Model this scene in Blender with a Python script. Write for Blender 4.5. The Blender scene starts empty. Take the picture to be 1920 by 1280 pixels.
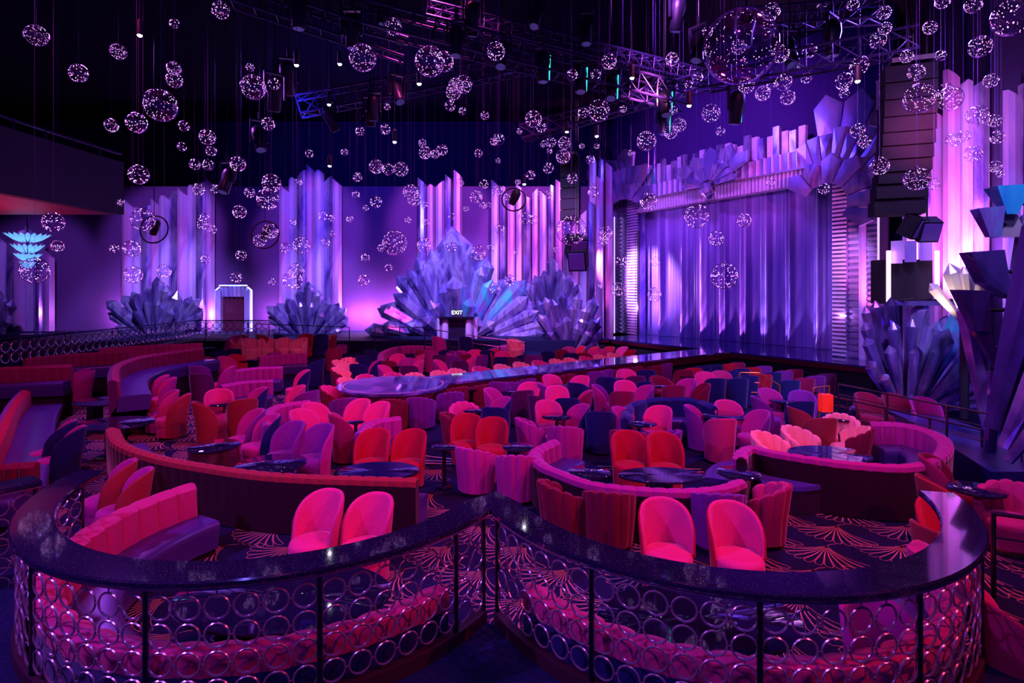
import bpy, math, random
from mathutils import Vector, Matrix, noise
R = random.Random(7)
PI = math.pi
scene = bpy.context.scene
COL = scene.collection

# ------------------------------------------------------------------ camera, world, light, exposure
F = 1050.0; CZ = 3.1; HY = 540.0
cam_data = bpy.data.cameras.new('camera')
cam = bpy.data.objects.new('camera', cam_data); COL.objects.link(cam)
cam.location = (0, 0, CZ); cam.rotation_euler = (PI / 2, 0, 0)
cam_data.sensor_width = 36.0; cam_data.lens = 36.0 * F / 1920.0
cam_data.shift_y = -(640.0 - HY) / 1920.0
cam_data.clip_start = 0.05; cam_data.clip_end = 200
scene.camera = cam

world = bpy.data.worlds.new('world'); scene.world = world; world.use_nodes = True
world.node_tree.nodes['Background'].inputs[0].default_value = (0.10, 0.03, 0.60, 1)
world.node_tree.nodes['Background'].inputs[1].default_value = 0.26

vs = scene.view_settings
scene.display_settings.display_device = 'sRGB'
vs.view_transform = 'Standard'; vs.look = 'None'; vs.gamma = 1.0; vs.use_curve_mapping = False
vs.exposure = 0.25
cy = scene.cycles
cy.max_bounces = 6; cy.diffuse_bounces = 2; cy.glossy_bounces = 3; cy.transmission_bounces = 2
cy.transparent_max_bounces = 40; cy.caustics_reflective = False; cy.caustics_refractive = False
cy.sample_clamp_indirect = 4.0; cy.sample_clamp_direct = 0; cy.blur_glossy = 0.5
cy.use_denoising = True
cy.use_light_tree = True

def light(name, kind, loc, target, energy, color, size=1.0, size_y=None, spot=60, blend=0.5):
    d = bpy.data.lights.new(name, kind); d.energy = energy; d.color = color
    if kind == 'AREA':
        d.size = size
        if size_y: d.shape = 'RECTANGLE'; d.size_y = size_y
    else:
        d.shadow_soft_size = size
    if kind == 'SPOT': d.spot_size = math.radians(spot); d.spot_blend = blend
    o = bpy.data.objects.new(name, d); COL.objects.link(o); o.location = loc
    if target is not None:
        v = Vector(target) - Vector(loc)
        o.rotation_euler = v.to_track_quat('-Z', 'Y').to_euler()
    return o

# show lighting of the room: pink washes from the rig over the seats, blue and violet from the stage side
light('wash_pink_centre', 'SPOT', (6, 6, 11.5), (2, 12.5, 0), 3200, (1.0, 0.07, 0.40), .4, spot=80, blend=.6)
light('wash_pink_back', 'SPOT', (-2, 15, 12.6), (-1.5, 19.5, 0), 3000, (1.0, 0.08, 0.48), .4, spot=76, blend=.6)
light('wash_magenta_left', 'SPOT', (-9, 8, 11.5), (-8.5, 14, 0), 1900, (.95, 0.06, 0.48), .4, spot=72, blend=.6)
light('wash_red_front', 'SPOT', (8.5, 2.0, 7.5), (1.0, 8.0, 0), 1500, (1.0, 0.05, 0.12), 0.12, spot=56, blend=.5)
light('wash_red_left', 'SPOT', (1.5, 3.5, 9.5), (-4.5, 8.5, 0), 1300, (1.0, 0.05, 0.14), 0.12, spot=50, blend=.5)
light('wash_violet_front', 'SPOT', (-8.5, 2.5, 7.0), (0, 7.5, 0), 2300, (.50, 0.10, 1.0), 0.2, spot=75, blend=.8)
light('wash_pink_front', 'SPOT', (-1, -1.0, 9.5), (0, 7.2, 0), 620, (1.0, 0.12, 0.42), 0.5, spot=80, blend=.8)
light('wash_blue_stage', 'SPOT', (11, 16, 11), (0, 9, 0), 5200, (0.22, 0.08, 1.0), .5, spot=95, blend=.8)
light('wash_violet_left', 'SPOT', (-13, 18, 11), (-6, 12, 0), 3400, (0.42, 0.08, 1.0), .5, spot=90, blend=.8)
light('wash_blue_front', 'SPOT', (-3, -1.0, 9.5), (0, 5, 0), 900, (0.18, 0.12, 1.0), 0.4, spot=95, blend=.8)
light('wash_blue_upper', 'SPOT', (-8, 18, 9), (-6, 36, 11), 5200, (0.05, 0.05, 1.0), 1.0, spot=90, blend=1)

# ------------------------------------------------------------------ pixel rays of the photograph -> places in the room
def P(px, py, Y): return Vector(((px - 960) / F * Y, Y, CZ - (py - HY) / F * Y))
def G(px, py, z):
    Y = F * (CZ - z) / (py - HY)
    return Vector(((px - 960) / F * Y, Y, z))

# ------------------------------------------------------------------ materials
MATS = {}
def mat(name, color, rough=0.5, metal=0.0, sheen=0.0, coat=0.0, emit=None, estr=0.0, spec=0.5, tint=None):
    if name in MATS: return MATS[name]
    m = bpy.data.materials.new(name); m.use_nodes = True
    b = m.node_tree.nodes['Principled BSDF']
    b.inputs['Base Color'].default_value = (*color, 1)
    b.inputs['Roughness'].default_value = rough
    b.inputs['Metallic'].default_value = metal
    b.inputs['Specular IOR Level'].default_value = spec
    if sheen:
        b.inputs['Sheen Weight'].default_value = sheen
        b.inputs['Sheen Roughness'].default_value = 0.35
        b.inputs['Sheen Tint'].default_value = (*(tint or (1, .6, .85)), 1)
    if coat: b.inputs['Coat Weight'].default_value = coat; b.inputs['Coat Roughness'].default_value = .03
    if emit: b.inputs['Emission Color'].default_value = (*emit, 1); b.inputs['Emission Strength'].default_value = estr
    MATS[name] = m
    return m
def nodes(m): return m.node_tree.nodes, m.node_tree.links, m.node_tree.nodes['Principled BSDF']
def noise_color(m, stops, scale=2.0, detail=4, stretch=(1, 1, 1), dist=0.6, bump=0.0, obj=True):
    n, l, b = nodes(m)
    tc = n.new('ShaderNodeTexCoord'); mp = n.new('ShaderNodeMapping'); mp.inputs['Scale'].default_value = stretch
    l.new(tc.outputs['Object' if obj else 'Generated'], mp.inputs[0])
    t = n.new('ShaderNodeTexNoise'); t.inputs['Scale'].default_value = scale; t.inputs['Detail'].default_value = detail
    t.inputs['Distortion'].default_value = dist
    l.new(mp.outputs[0], t.inputs['Vector'])
    r = n.new('ShaderNodeValToRGB'); e = r.color_ramp.elements
    while len(e) < len(stops): e.new(0.5)
    for k, (p, c) in enumerate(stops): e[k].position = p; e[k].color = (*c, 1)
    l.new(t.outputs[0], r.inputs[0]); l.new(r.outputs[0], b.inputs['Base Color'])
    if bump:
        bp = n.new('ShaderNodeBump'); bp.inputs['Strength'].default_value = bump; bp.inputs['Distance'].default_value = .02
        l.new(t.outputs[0], bp.inputs['Height']); l.new(bp.outputs[0], b.inputs['Normal'])
    return t

VEL = {'pink': (.70, .05, .26), 'magenta': (.42, .025, .27), 'purple': (.18, .02, .26), 'red': (.42, .008, .04),
       'maroon': (.18, .006, .04), 'navy': (.012, .018, .12), 'coral': (.95, .42, .34), 'rust': (.30, .035, .045),
       'wine': (.26, .010, .08), 'plum': (.09, .010, .09), 'dark': (.022, .003, .016), 'rose': (.50, .04, .19)}
VW = {'pink': 'hot pink', 'magenta': 'magenta', 'purple': 'purple', 'red': 'red', 'maroon': 'maroon', 'navy': 'navy', 'coral': 'coral',
      'rust': 'rust red', 'wine': 'wine red', 'plum': 'plum', 'dark': 'blackish red', 'rose': 'rose'}
def velvet(c):
    nm = 'velvet_' + c
    if nm in MATS: return MATS[nm]
    col = VEL[c]
    m = mat(nm, col, .9, sheen=.9, spec=.12, tint=tuple(min(1, .35 + .9 * x) for x in col))
    lo = tuple(x * .86 for x in col); hi = tuple(min(1, x * 1.1) for x in col)
    noise_color(m, [(.3, lo), (.7, hi)], 60, 3, dist=.1)
    return m
leather = mat('leather_violet', (.055, .03, .19), .34, spec=.6)
metal_dark = mat('metal_dark', (.10, .07, .12), .28, 1.0)
metal_ring = mat('metal_bronze', (.50, .38, .50), .25, .75)
brass = mat('brass', (.85, .42, .16), .25, 1.0)
black = mat('black_paint', (.012, .01, .018), .5)
blackgloss = mat('black_gloss', (.012, .008, .03), .06, spec=.7, coat=.4)
blackcloth = mat('black_cloth', (.006, .005, .012), .9)
marble = mat('black_marble', (.01, .008, .03), .04, spec=.8, coat=.5)
noise_color(marble, [(.0, (.008, .007, .035)), (.60, (.01, .009, .04)), (.63, (.03, .025, .07)), (.66, (.01, .009, .04))], 2.2, 6, dist=1.6)
counter = mat('counter_stone', (.012, .008, .035), .07, spec=.8, coat=.5)
def speckle():
    n, l, b = nodes(counter)
    tc = n.new('ShaderNodeTexCoord'); v = n.new('ShaderNodeTexVoronoi'); v.inputs['Scale'].default_value = 75
    l.new(tc.outputs['Object'], v.inputs['Vector'])
    lt = n.new('ShaderNodeMath'); lt.operation = 'LESS_THAN'; lt.inputs[1].default_value = .11; l.new(v.outputs['Distance'], lt.inputs[0])
    mx = n.new('ShaderNodeMix'); mx.data_type = 'RGBA'; l.new(lt.outputs[0], mx.inputs[0])
    mx.inputs[6].default_value = (.012, .008, .04, 1); mx.inputs[7].default_value = (.6, .3, .4, 1)
    l.new(mx.outputs[2], b.inputs['Base Color'])
speckle()
carpet = mat('carpet_navy', (.010, .012, .055), .95, spec=.1)
noise_color(carpet, [(.3, (.006, .007, .035)), (.7, (.014, .018, .075))], 30, 4)
carpet_line = mat('carpet_line', (.66, .36, .30), .9, spec=.1)
inlay = mat('pale_inlay', (.85, .7, .6), .6)
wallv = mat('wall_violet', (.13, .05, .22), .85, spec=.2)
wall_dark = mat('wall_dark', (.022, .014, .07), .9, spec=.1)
ceil_m = mat('ceiling_black', (.010, .008, .022), .95, spec=.05)
stage_top = mat('stage_floor', (.02, .018, .16), .10, spec=.7, coat=.3)
runway_top = mat('runway_marble', (.10, .07, .28), .05, spec=.9, coat=.6)
noise_color(runway_top, [(.25, (.02, .02, .13)), (.5, (.06, .04, .22)), (.62, (.30, .22, .55)), (.75, (.05, .04, .22))], 1.1, 8, dist=1.4)
maroon_lac = mat('maroon_lacquer', (.09, .003, .02), .25, coat=.4)
curtain_m = mat('curtain_satin', (.17, .10, .50), .40, sheen=.4, spec=.4, tint=(.8, .7, 1))
speaker_m = mat('speaker_grille', (.004, .003, .007), .85, spec=.15)
# holographic mirror foil of the crystals: dichroic violet, cyan and pink with specular streaks painted into the colour
def foil(name, stops, scale, rough=.2, metal=.62, stretch=(1, 1, .35), bump=0.0):
    m = mat(name, (.5, .4, .8), rough, metal, coat=.8)
    noise_color(m, stops, scale, 6, stretch, dist=1.2, bump=bump)
    return m
crystal_a = foil('crystal_violet', [(.30, (.05, .03, .20)), (.45, (.30, .20, .66)), (.56, (.62, .52, .95)), (.66, (.24, .16, .55)), (.78, (.75, .30, .75))], 1.3, .17, .70, (1, 1, .3), .4)
crystal_b = foil('crystal_cyan', [(.30, (.16, .10, .45)), (.47, (.36, .28, .80)), (.56, (.10, .75, .95)), (.64, (.40, .30, .85)), (.76, (.95, .22, .60))], 1.1, .17, .65, (1, 1, .3), .4)
crystal_c = foil('crystal_smoky', [(.3, (.09, .05, .22)), (.48, (.26, .17, .52)), (.60, (.55, .42, .85)), (.75, (.14, .07, .28))], 1.6, .17, .72, (1, 1, .3), .4)
pil_a = foil('pilaster_foil', [(.25, (.26, .20, .62)), (.45, (.52, .40, .85)), (.58, (.72, .52, .90)), (.7, (.40, .26, .78)), (.82, (.85, .35, .75))], .7, .36, .2)
pil_b = foil('pilaster_rose', [(.25, (.40, .15, .55)), (.45, (.72, .30, .72)), (.6, (.55, .42, .88)), (.75, (.90, .25, .48))], .8, .36, .2)
gold_foil = foil('crystal_pale', [(.3, (.5, .4, .5)), (.6, (.95, .85, .75))], 1.0, .3, .6)

def em(name, color, strength):
    if name in MATS: return MATS[name]
    m = bpy.data.materials.new(name); m.use_nodes = True
    n = m.node_tree.nodes; n.clear()
    e = n.new('ShaderNodeEmission'); e.inputs[0].default_value = (*color, 1); e.inputs[1].default_value = strength
    o = n.new('ShaderNodeOutputMaterial'); m.node_tree.links.new(e.outputs[0], o.inputs[0])
    m.cycles.emission_sampling = 'NONE'
    MATS[name] = m
    return m
fairy = em('fairy_light', (.80, .42, 1.0), 9)
fairy_pink = em('fairy_light_pink', (1.0, .16, .50), 6)
lamp_white = em('lamp_white', (.85, .80, 1.0), 30)
neon_blue = em('neon_blue', (.30, .40, 1.0), 3.0)
neon_pink = em('neon_pink', (1.0, .45, .95), 4.5)
led_teal = em('led_teal', (.05, .75, .8), 1.2)
led_violet = em('led_violet', (.55, .25, 1.0), 3.0)
exit_white = em('exit_letters', (.8, .9, 1.0), 3.0)

def glass_shell(name, tint, base, refl=(.85, .5, 1)):  # violet glow of the balls put into the reflection tint
    m = bpy.data.materials.new(name); m.use_nodes = True
    n = m.node_tree.nodes; l = m.node_tree.links; n.clear()
    t = n.new('ShaderNodeBsdfTransparent'); t.inputs[0].default_value = (*tint, 1)
    g = n.new('ShaderNodeBsdfGlossy'); g.inputs['Roughness'].default_value = .03; g.inputs[0].default_value = (*refl, 1)
    lw = n.new('ShaderNodeLayerWeight'); lw.inputs['Blend'].default_value = .5
    pw = n.new('ShaderNodeMath'); pw.operation = 'POWER'; pw.inputs[1].default_value = 3.0
    l.new(lw.outputs['Facing'], pw.inputs[0])
    ad = n.new('ShaderNodeMath'); ad.operation = 'MULTIPLY_ADD'; ad.inputs[1].default_value = .95; ad.inputs[2].default_value = base; ad.use_clamp = True
    l.new(pw.outputs[0], ad.inputs[0])
    mx = n.new('ShaderNodeMixShader'); l.new(ad.outputs[0], mx.inputs[0]); l.new(t.outputs[0], mx.inputs[1]); l.new(g.outputs[0], mx.inputs[2])
    o = n.new('ShaderNodeOutputMaterial'); l.new(mx.outputs[0], o.inputs[0])
    MATS[name] = m
    return m
ball_glass = glass_shell('clear_glass', (.94, .90, .98), .09)

# ------------------------------------------------------------------ mesh helper
class MB:
    def __init__(s): s.v = []; s.f = []; s.m = []
    def add(s, vs, fs, mi=0):
        o = len(s.v); s.v.extend(tuple(p) for p in vs)
        for f in fs: s.f.append(tuple(i + o for i in f)); s.m.append(mi)
        return s
    def box(s, c, sz, rz=0, mi=0, M=None):
        x, y, z = sz[0] / 2, sz[1] / 2, sz[2] / 2; ca, sa = math.cos(rz), math.sin(rz)
        vs = []
        for a, b, d in ((-x,-y,-z),(x,-y,-z),(x,y,-z),(-x,y,-z),(-x,-y,z),(x,-y,z),(x,y,z),(-x,y,z)):
            p = Vector((a * ca - b * sa, a * sa + b * ca, d))
            if M: p = M @ p
            vs.append((p.x + c[0], p.y + c[1], p.z + c[2]))
        return s.add(vs, [(0,3,2,1),(4,5,6,7),(0,1,5,4),(1,2,6,5),(2,3,7,6),(3,0,4,7)], mi)
    def prism(s, poly, z0, z1, mi=0, side=None):
        n = len(poly)
        a = sum(poly[i][0] * poly[(i + 1) % n][1] - poly[(i + 1) % n][0] * poly[i][1] for i in range(n))
        if a < 0: poly = poly[::-1]
        s.add([(p[0], p[1], z0) for p in poly] + [(p[0], p[1], z1) for p in poly],
              [tuple(range(n))[::-1], tuple(range(n, 2 * n))], mi)
        s.add([(p[0], p[1], z0) for p in poly] + [(p[0], p[1], z1) for p in poly],
              [(i, (i + 1) % n, n + (i + 1) % n, n + i) for i in range(n)], mi if side is None else side)
        return s
    def tube(s, p0, p1, r, n=6, mi=0, r1=None):
        p0, p1 = Vector(p0), Vector(p1); d = (p1 - p0)
        if d.length < 1e-6: return s
        q = d.to_track_quat('Z', 'Y'); r1 = r if r1 is None else r1
        vs = []
        for p, rr in ((p0, r), (p1, r1)):
            for k in range(n):
                a = 2 * PI * k / n; vs.append(p + q @ Vector((math.cos(a) * rr, math.sin(a) * rr, 0)))
        return s.add(vs, [(k, (k + 1) % n, n + (k + 1) % n, n + k) for k in range(n)] + [tuple(range(n))[::-1], tuple(range(n, 2 * n))], mi)
    def path(s, pts, r, n=6, mi=0):
        for a, b in zip(pts[:-1], pts[1:]): s.tube(a, b, r, n, mi)
        return s
    def lathe(s, prof, n=24, c=(0, 0, 0), mi=0, sx=1, sy=1):
        vs = []; fs = []
        for r, z in prof:
            for k in range(n):
                a = 2 * PI * k / n; vs.append((c[0] + math.cos(a) * r * sx, c[1] + math.sin(a) * r * sy, c[2] + z))
        for j in range(len(prof) - 1):
            for k in range(n): fs.append((j*n+k, j*n+(k+1)%n, (j+1)*n+(k+1)%n, (j+1)*n+k))
        fs.append(tuple(range(n))[::-1]); fs.append(tuple(range((len(prof)-1)*n, len(prof)*n)))
        return s.add(vs, fs, mi)
    def torus(s, c, q, R0, r, n=20, k=6, mi=0):
        vs = []; fs = []
        for i in range(n):
            a = 2 * PI * i / n
            for j in range(k):
                b = 2 * PI * j / k; rr = R0 + r * math.cos(b)
                vs.append(Vector(c) + q @ Vector((rr * math.cos(a), rr * math.sin(a), r * math.sin(b))))
        for i in range(n):
            for j in range(k): fs.append((i*k+j, ((i+1)%n)*k+j, ((i+1)%n)*k+(j+1)%k, i*k+(j+1)%k))
        return s.add(vs, fs, mi)
    def grid(s, rows, mi=0, close=False):
        n = len(rows[0]); vs = [p for r in rows for p in r]; fs = []
        for j in range(len(rows) - 1):
            for k in range(n if close else n - 1):
                fs.append((j*n+k, j*n+(k+1)%n, (j+1)*n+(k+1)%n, (j+1)*n+k))
        return s.add(vs, fs, mi)
    def mesh(s, name, mats, smooth=False):
        me = bpy.data.meshes.new(name); me.from_pydata(s.v, [], s.f)
        for m in (mats if isinstance(mats, (list, tuple)) else [mats]): me.materials.append(m)
        me.polygons.foreach_set('material_index', s.m)
        if smooth: me.polygons.foreach_set('use_smooth', [True] * len(s.f))
        me.update()
        if smooth: me.set_sharp_from_angle(angle=math.radians(smooth if smooth > 1 else 40))
        return me
    def build(s, name, mats, parent=None, smooth=False, label=None):
        return link(name, s.mesh(name, mats, smooth), parent, label)
def link(name, me, parent=None, label=None):
    o = bpy.data.objects.new(name, me); COL.objects.link(o)
    if parent: o.parent = parent
    if label: o['label'] = label
    return o
LAB = []   # (object, phrase, place in the photograph)
def tag(o, label, cat, group=None, px=None):
    o['category'] = cat; o['label'] = label
    if group: o['group'] = group
    LAB.append((o, label, px if px is not None else 0))
    return o
def thing(name, label, cat, loc=(0, 0, 0), rz=0, group=None, px=None):
    o = bpy.data.objects.new(name, None); COL.objects.link(o); o.location = loc; o.rotation_euler = (0, 0, rz)
    o.empty_display_size = .1
    return tag(o, label, cat, group, px)
def struct(name, mb, m, smooth=False):
    o = mb.build(name, m, None, smooth); o['kind'] = 'structure'; return o
def dup(root, loc=None, rz=None, scale=None):
    r = root.copy(); COL.objects.link(r)
    if loc is not None: r.location = loc
    if rz is not None: r.rotation_euler = (0, 0, rz)
    if scale is not None: r.scale = scale
    for ch in root.children:
        c = ch.copy(); COL.objects.link(c); c.parent = r
        for g in ch.children:
            d = g.copy(); COL.objects.link(d); d.parent = c
    return r
def catmull(pts, n=12):
    pts = [Vector(p) for p in pts]
    if len(pts) < 3: return [pts[0].lerp(pts[1], k / n) for k in range(n + 1)]
    q = [2 * pts[0] - pts[1]] + pts + [2 * pts[-1] - pts[-2]]; out = []
    for i in range(1, len(q) - 2):
        for k in range(n):
            t = k / n; a, b, c, d = q[i-1], q[i], q[i+1], q[i+2]
            out.append(.5 * ((2*b) + (c-a)*t + (2*a-5*b+4*c-d)*t*t + (3*b-a-3*c+d)*t**3))
    out.append(pts[-1].copy()); return out
def resample(pts, step):
    d = [0]
    for a, b in zip(pts[:-1], pts[1:]): d.append(d[-1] + (b - a).length)
    n = max(2, int(round(d[-1] / step))); out = []; j = 0
    for k in range(n + 1):
        t = d[-1] * k / n
        while j < len(d) - 2 and d[j + 1] < t: j += 1
        out.append(pts[j].lerp(pts[j + 1], (t - d[j]) / max(1e-9, d[j + 1] - d[j])))
    return out

# ------------------------------------------------------------------ floors, walls, ceiling
FZ = -0.4      # seating floor
TZ = 0.1       # low tier behind
BZ = 0.6       # back tier along the wall
LC, LR = Vector((-2.4, 6.4)), 2.50      # the two round booths in front
RC, RR = Vector((2.05, 6.2)), 2.46
def arc(c, r, a0, a1, n=32):
    return [(c.x + r * math.cos(math.radians(a0 + (a1 - a0) * k / n)), c.y + r * math.sin(math.radians(a0 + (a1 - a0) * k / n))) for k in range(n + 1)]
def ginkgo(mb, x, y, z, s, rot, w=.009):
    ca, sa = math.cos(rot), math.sin(rot)
    def rib(pts):
        L = []; Rr = []
        for i, p in enumerate(pts):
            a = pts[max(0, i-1)]; b = pts[min(len(pts)-1, i+1)]
            dx, dy = b[0]-a[0], b[1]-a[1]; l = math.hypot(dx, dy) or 1
            for arr, sg in ((L, 1), (Rr, -1)):
                u, v = p[0] - sg*dy/l*w/2, p[1] + sg*dx/l*w/2
                arr.append((x + u*ca - v*sa, y + u*sa + v*ca, z))
        mb.grid([Rr, L], 1)
    n = 11
    for k in range(n):
        a0 = math.radians(-64 + 128 * k / n); a1 = math.radians(-64 + 128 * (k + .86) / n)
        am = (a0 + a1) / 2
        Lr = s * (.60 + .10 * math.cos(am * 1.4) + .10 * abs(math.sin(am)))
        pts = []
        for t in (.02, .25, .5, .75, .92): pts.append((math.sin(a0 * (.45 + .55 * t)) * Lr * t, -math.cos(a0 * (.45 + .55 * t)) * Lr * t))
        for t in (.2, .5, .8):
            a = a0 + (a1 - a0) * t; pts.append((math.sin(a) * Lr * (.98 + .04 * math.sin(PI * t)), -math.cos(a) * Lr * (.98 + .04 * math.sin(PI * t))))
        for t in (.92, .75, .5, .25, .02): pts.append((math.sin(a1 * (.45 + .55 * t)) * Lr * t, -math.cos(a1 * (.45 + .55 * t)) * Lr * t))
        rib(pts)
    rib([(0, 0), (.03 * s, .08 * s), (.10 * s, .16 * s)])
fl = MB()
fl.add([(-34, -2, FZ), (30, -2, FZ), (30, 37, FZ), (-34, 37, FZ)], [(0, 1, 2, 3)], 0)
row = 0; y = 4.4
while y < 11.6:
    x = -9.5 + (.51 if row % 2 else 0)
    while x < 9:
        if not (x > -1.2 and y > 9.0) and abs(x) < .95 * y + .5:
            ginkgo(fl, x, y, FZ + .004, .90, math.radians(-38 + R.uniform(-3, 3)), .0065)
        x += 1.02
    y += .64; row += 1
while y < 19:
    x = -16 + (.5 if row % 2 else 0)
    while x < -4.5:
        ginkgo(fl, x, y, FZ + .004, .95, math.radians(-24), .014); x += .95
    y += .7; row += 1
# pale inlaid lines in the plain carpet between the booths
def gl(pts, z, w, mi):
    for a, b in zip(pts[:-1], pts[1:]):
        a, b = Vector(a), Vector(b); d = (b - a).normalized(); n = Vector((-d.y, d.x)) * w / 2
        fl.add([(a.x - n.x, a.y - n.y, z), (b.x - n.x, b.y - n.y, z), (b.x + n.x, b.y + n.y, z), (a.x + n.x, a.y + n.y, z)], [(0, 1, 2, 3)], mi)
for q in (0, .16):
    gl([G(790, 868 , FZ).xy + Vector((0, q)), G(1320, 885, FZ).xy + Vector((0, q))], FZ + .006, .03, 2)
gl([G(640, 836, FZ).xy, G(860, 862, FZ).xy], FZ + .006, .04, 2)
for c in ((1400, 795), (1480, 770), (1300, 772)):
    g = G(c[0], c[1], FZ).xy
    for rr in (.5, .42): gl([Vector(p) for p in arc(g, rr, 0, 360, 30)], FZ + .006, .025, 2)
struct('floor', fl, [carpet, carpet_line, inlay])
# raised aisle in front of the two round booths
ai = MB()
poly = [(-12, -1.5), (12, -1.5), (12, 5.2), (5.2, 5.2)] + arc(RC, RR - .02, 337, 205, 40) + arc(LC, LR - .02, 330.8, 182, 44) + [(-6.2, 5.9), (-12, 5.0)]
ai.prism(poly, FZ + .01, 0, 0)
for (x, y, s, r) in ((4.3, 2.9, 1.1, -60), (4.9, 3.6, 1.1, -50), (5.3, 2.7, 1.1, -60), (-4.4, 3.4, 1.0, 95), (-5.2, 4.2, 1.0, 95), (-3.9, 2.6, 1.0, 100), (-5.0, 3.2, 1., 95)):
    ginkgo(ai, x, y, .004, s, math.radians(r), .016)
struct('floor_aisle', ai, [carpet, carpet_line])
t1 = MB(); t1.prism([(-14.6, 23.5), (2.6, 23.5), (2.6, 26.59), (-14.6, 26.59)], FZ, TZ); struct('floor_low_tier', t1, carpet)
t2 = MB(); t2.prism([(-33.9, 15.2), (-15.1, 15.2), (-15.1, 26.6), (3.0, 26.6), (3.0, 33), (-33.9, 33)], FZ, BZ); struct('floor_back_tier', t2, carpet)

wb = MB(); wb.box((-14.2, 33.2, 4.35), (39.6, .3, 9.5)); struct('wall_back', wb, wallv)
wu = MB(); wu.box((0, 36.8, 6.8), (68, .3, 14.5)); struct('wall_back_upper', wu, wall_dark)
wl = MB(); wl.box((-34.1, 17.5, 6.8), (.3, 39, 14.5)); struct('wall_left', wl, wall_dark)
wr = MB()
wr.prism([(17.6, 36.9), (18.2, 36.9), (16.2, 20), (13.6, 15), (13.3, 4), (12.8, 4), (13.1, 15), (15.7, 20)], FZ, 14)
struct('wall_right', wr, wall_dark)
ce = MB(); ce.box((0, 17.5, 14.1), (68, 39, .2)); struct('ceiling', ce, ceil_m)
# dark wall above the stage arch, seen behind the hanging balls
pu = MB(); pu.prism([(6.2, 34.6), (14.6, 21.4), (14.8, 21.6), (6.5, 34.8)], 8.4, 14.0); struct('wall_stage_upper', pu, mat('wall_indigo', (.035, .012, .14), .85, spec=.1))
# ------------------------------------------------------------------ stage, runway, curtain
ZS = .42
def SG(px, py): return G(px, py, ZS)
st = thing('stage', 'wide low stage with glossy blue floor and maroon lacquered edge below the curtain', 'stage', (8.3, 21.2, FZ))
A0 = SG(1133, 634).xy; A1 = SG(1592, 683).xy; u = (A1 - A0).normalized(); v = Vector((-u.y, u.x)); v = v if v.x > 0 else -v
A2 = A1 + u * .7; A0 = A0 - u * .6
def loc(pts, o): return [(p[0] - o.location.x, p[1] - o.location.y) for p in pts]
poly = loc([A0, A2, A2 + v * 3.3, A0 + v * 7.5], st)
zo = -FZ
m = MB(); m.prism(poly, ZS - .06 + zo, ZS + zo); m.build('stage_floor', stage_top, st)
q = [A0 + v * .04, A2 + v * .04, A2 + v * .1, A0 + v * .1]
m = MB(); m.prism(loc([A0, A2, A2 + v * .2, A0 + v * .2], st), ZS - .24 + zo, ZS - .06 + zo); m.build('edge_band', maroon_lac, st)
m = MB(); m.prism(loc([A0 + v * .12, A2 + v * .12, A2 + v * .4, A0 + v * .4], st), 0, ZS - .24 + zo)
for k in range(13):
    p = A0 + u * (.5 + k * .8) + v * .10; m.box((p.x - st.location.x, p.y - st.location.y, .42), (.02, .04, .8), math.atan2(u.y, u.x))
m.build('skirt', blackcloth, st)

rw = thing('runway', 'long narrow runway with round end, glossy marble top and maroon side', 'runway', (3.0, 17.5, FZ))
n0 = SG(834, 719).xy; n1 = SG(1370, 659).xy; d = (n1 - n0).normalized(); nn = Vector((-d.y, d.x))
cc = SG(737, 722).xy + Vector((0, .10)); rc = 1.53
w = 1.42
n0 = n0 - d * .25
body = [n0, n1 - d * .02, n1 - d * .02 + nn * w, n0 + nn * w]
m = MB(); m.prism(loc(body, rw), ZS - .055 + zo, ZS + .004 + zo); m.prism(loc(arc(cc, rc, 0, 358, 60), rw), ZS - .05 + zo, ZS + .01 + zo)
m.build('runway_top', runway_top, rw)
m = MB(); m.prism(loc([n0 + nn*.03, n1 + nn*.03, n1 + nn*(w-.03), n0 + nn*(w-.03)], rw), ZS - .30 + zo, ZS - .055 + zo)
m.prism(loc(arc(cc, rc - .04, 0, 358, 60), rw), ZS - .30 + zo, ZS - .05 + zo); m.build('side_panel', maroon_lac, rw)
m = MB(); m.prism(loc([n0 + nn*.2, n1 + nn*.2, n1 + nn*(w-.2), n0 + nn*(w-.2)], rw), 0, ZS - .30 + zo); m.prism(loc(arc(cc, rc - .25, 0, 358, 50), rw), 0, ZS - .30 + zo)
m.build('plinth', blackcloth, rw)
m = MB(); a = loc(arc(cc, rc - .16, 0, 360, 80), rw); b = loc(arc(cc, rc - .185, 0, 360, 80), rw)
m.grid([[(p[0], p[1], ZS + .014 + zo) for p in b], [(p[0], p[1], ZS + .014 + zo) for p in a]]); m.build('inlay_ring', inlay, rw)

PL = SG(1203, 628).xy; PR = SG(1568, 667).xy; pd = (PR - PL).normalized(); pn = Vector((pd.y, -pd.x)); pn = pn if pn.y < 0 else -pn
pl = (PR - PL).length; prz = math.atan2(pd.y, pd.x)
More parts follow.
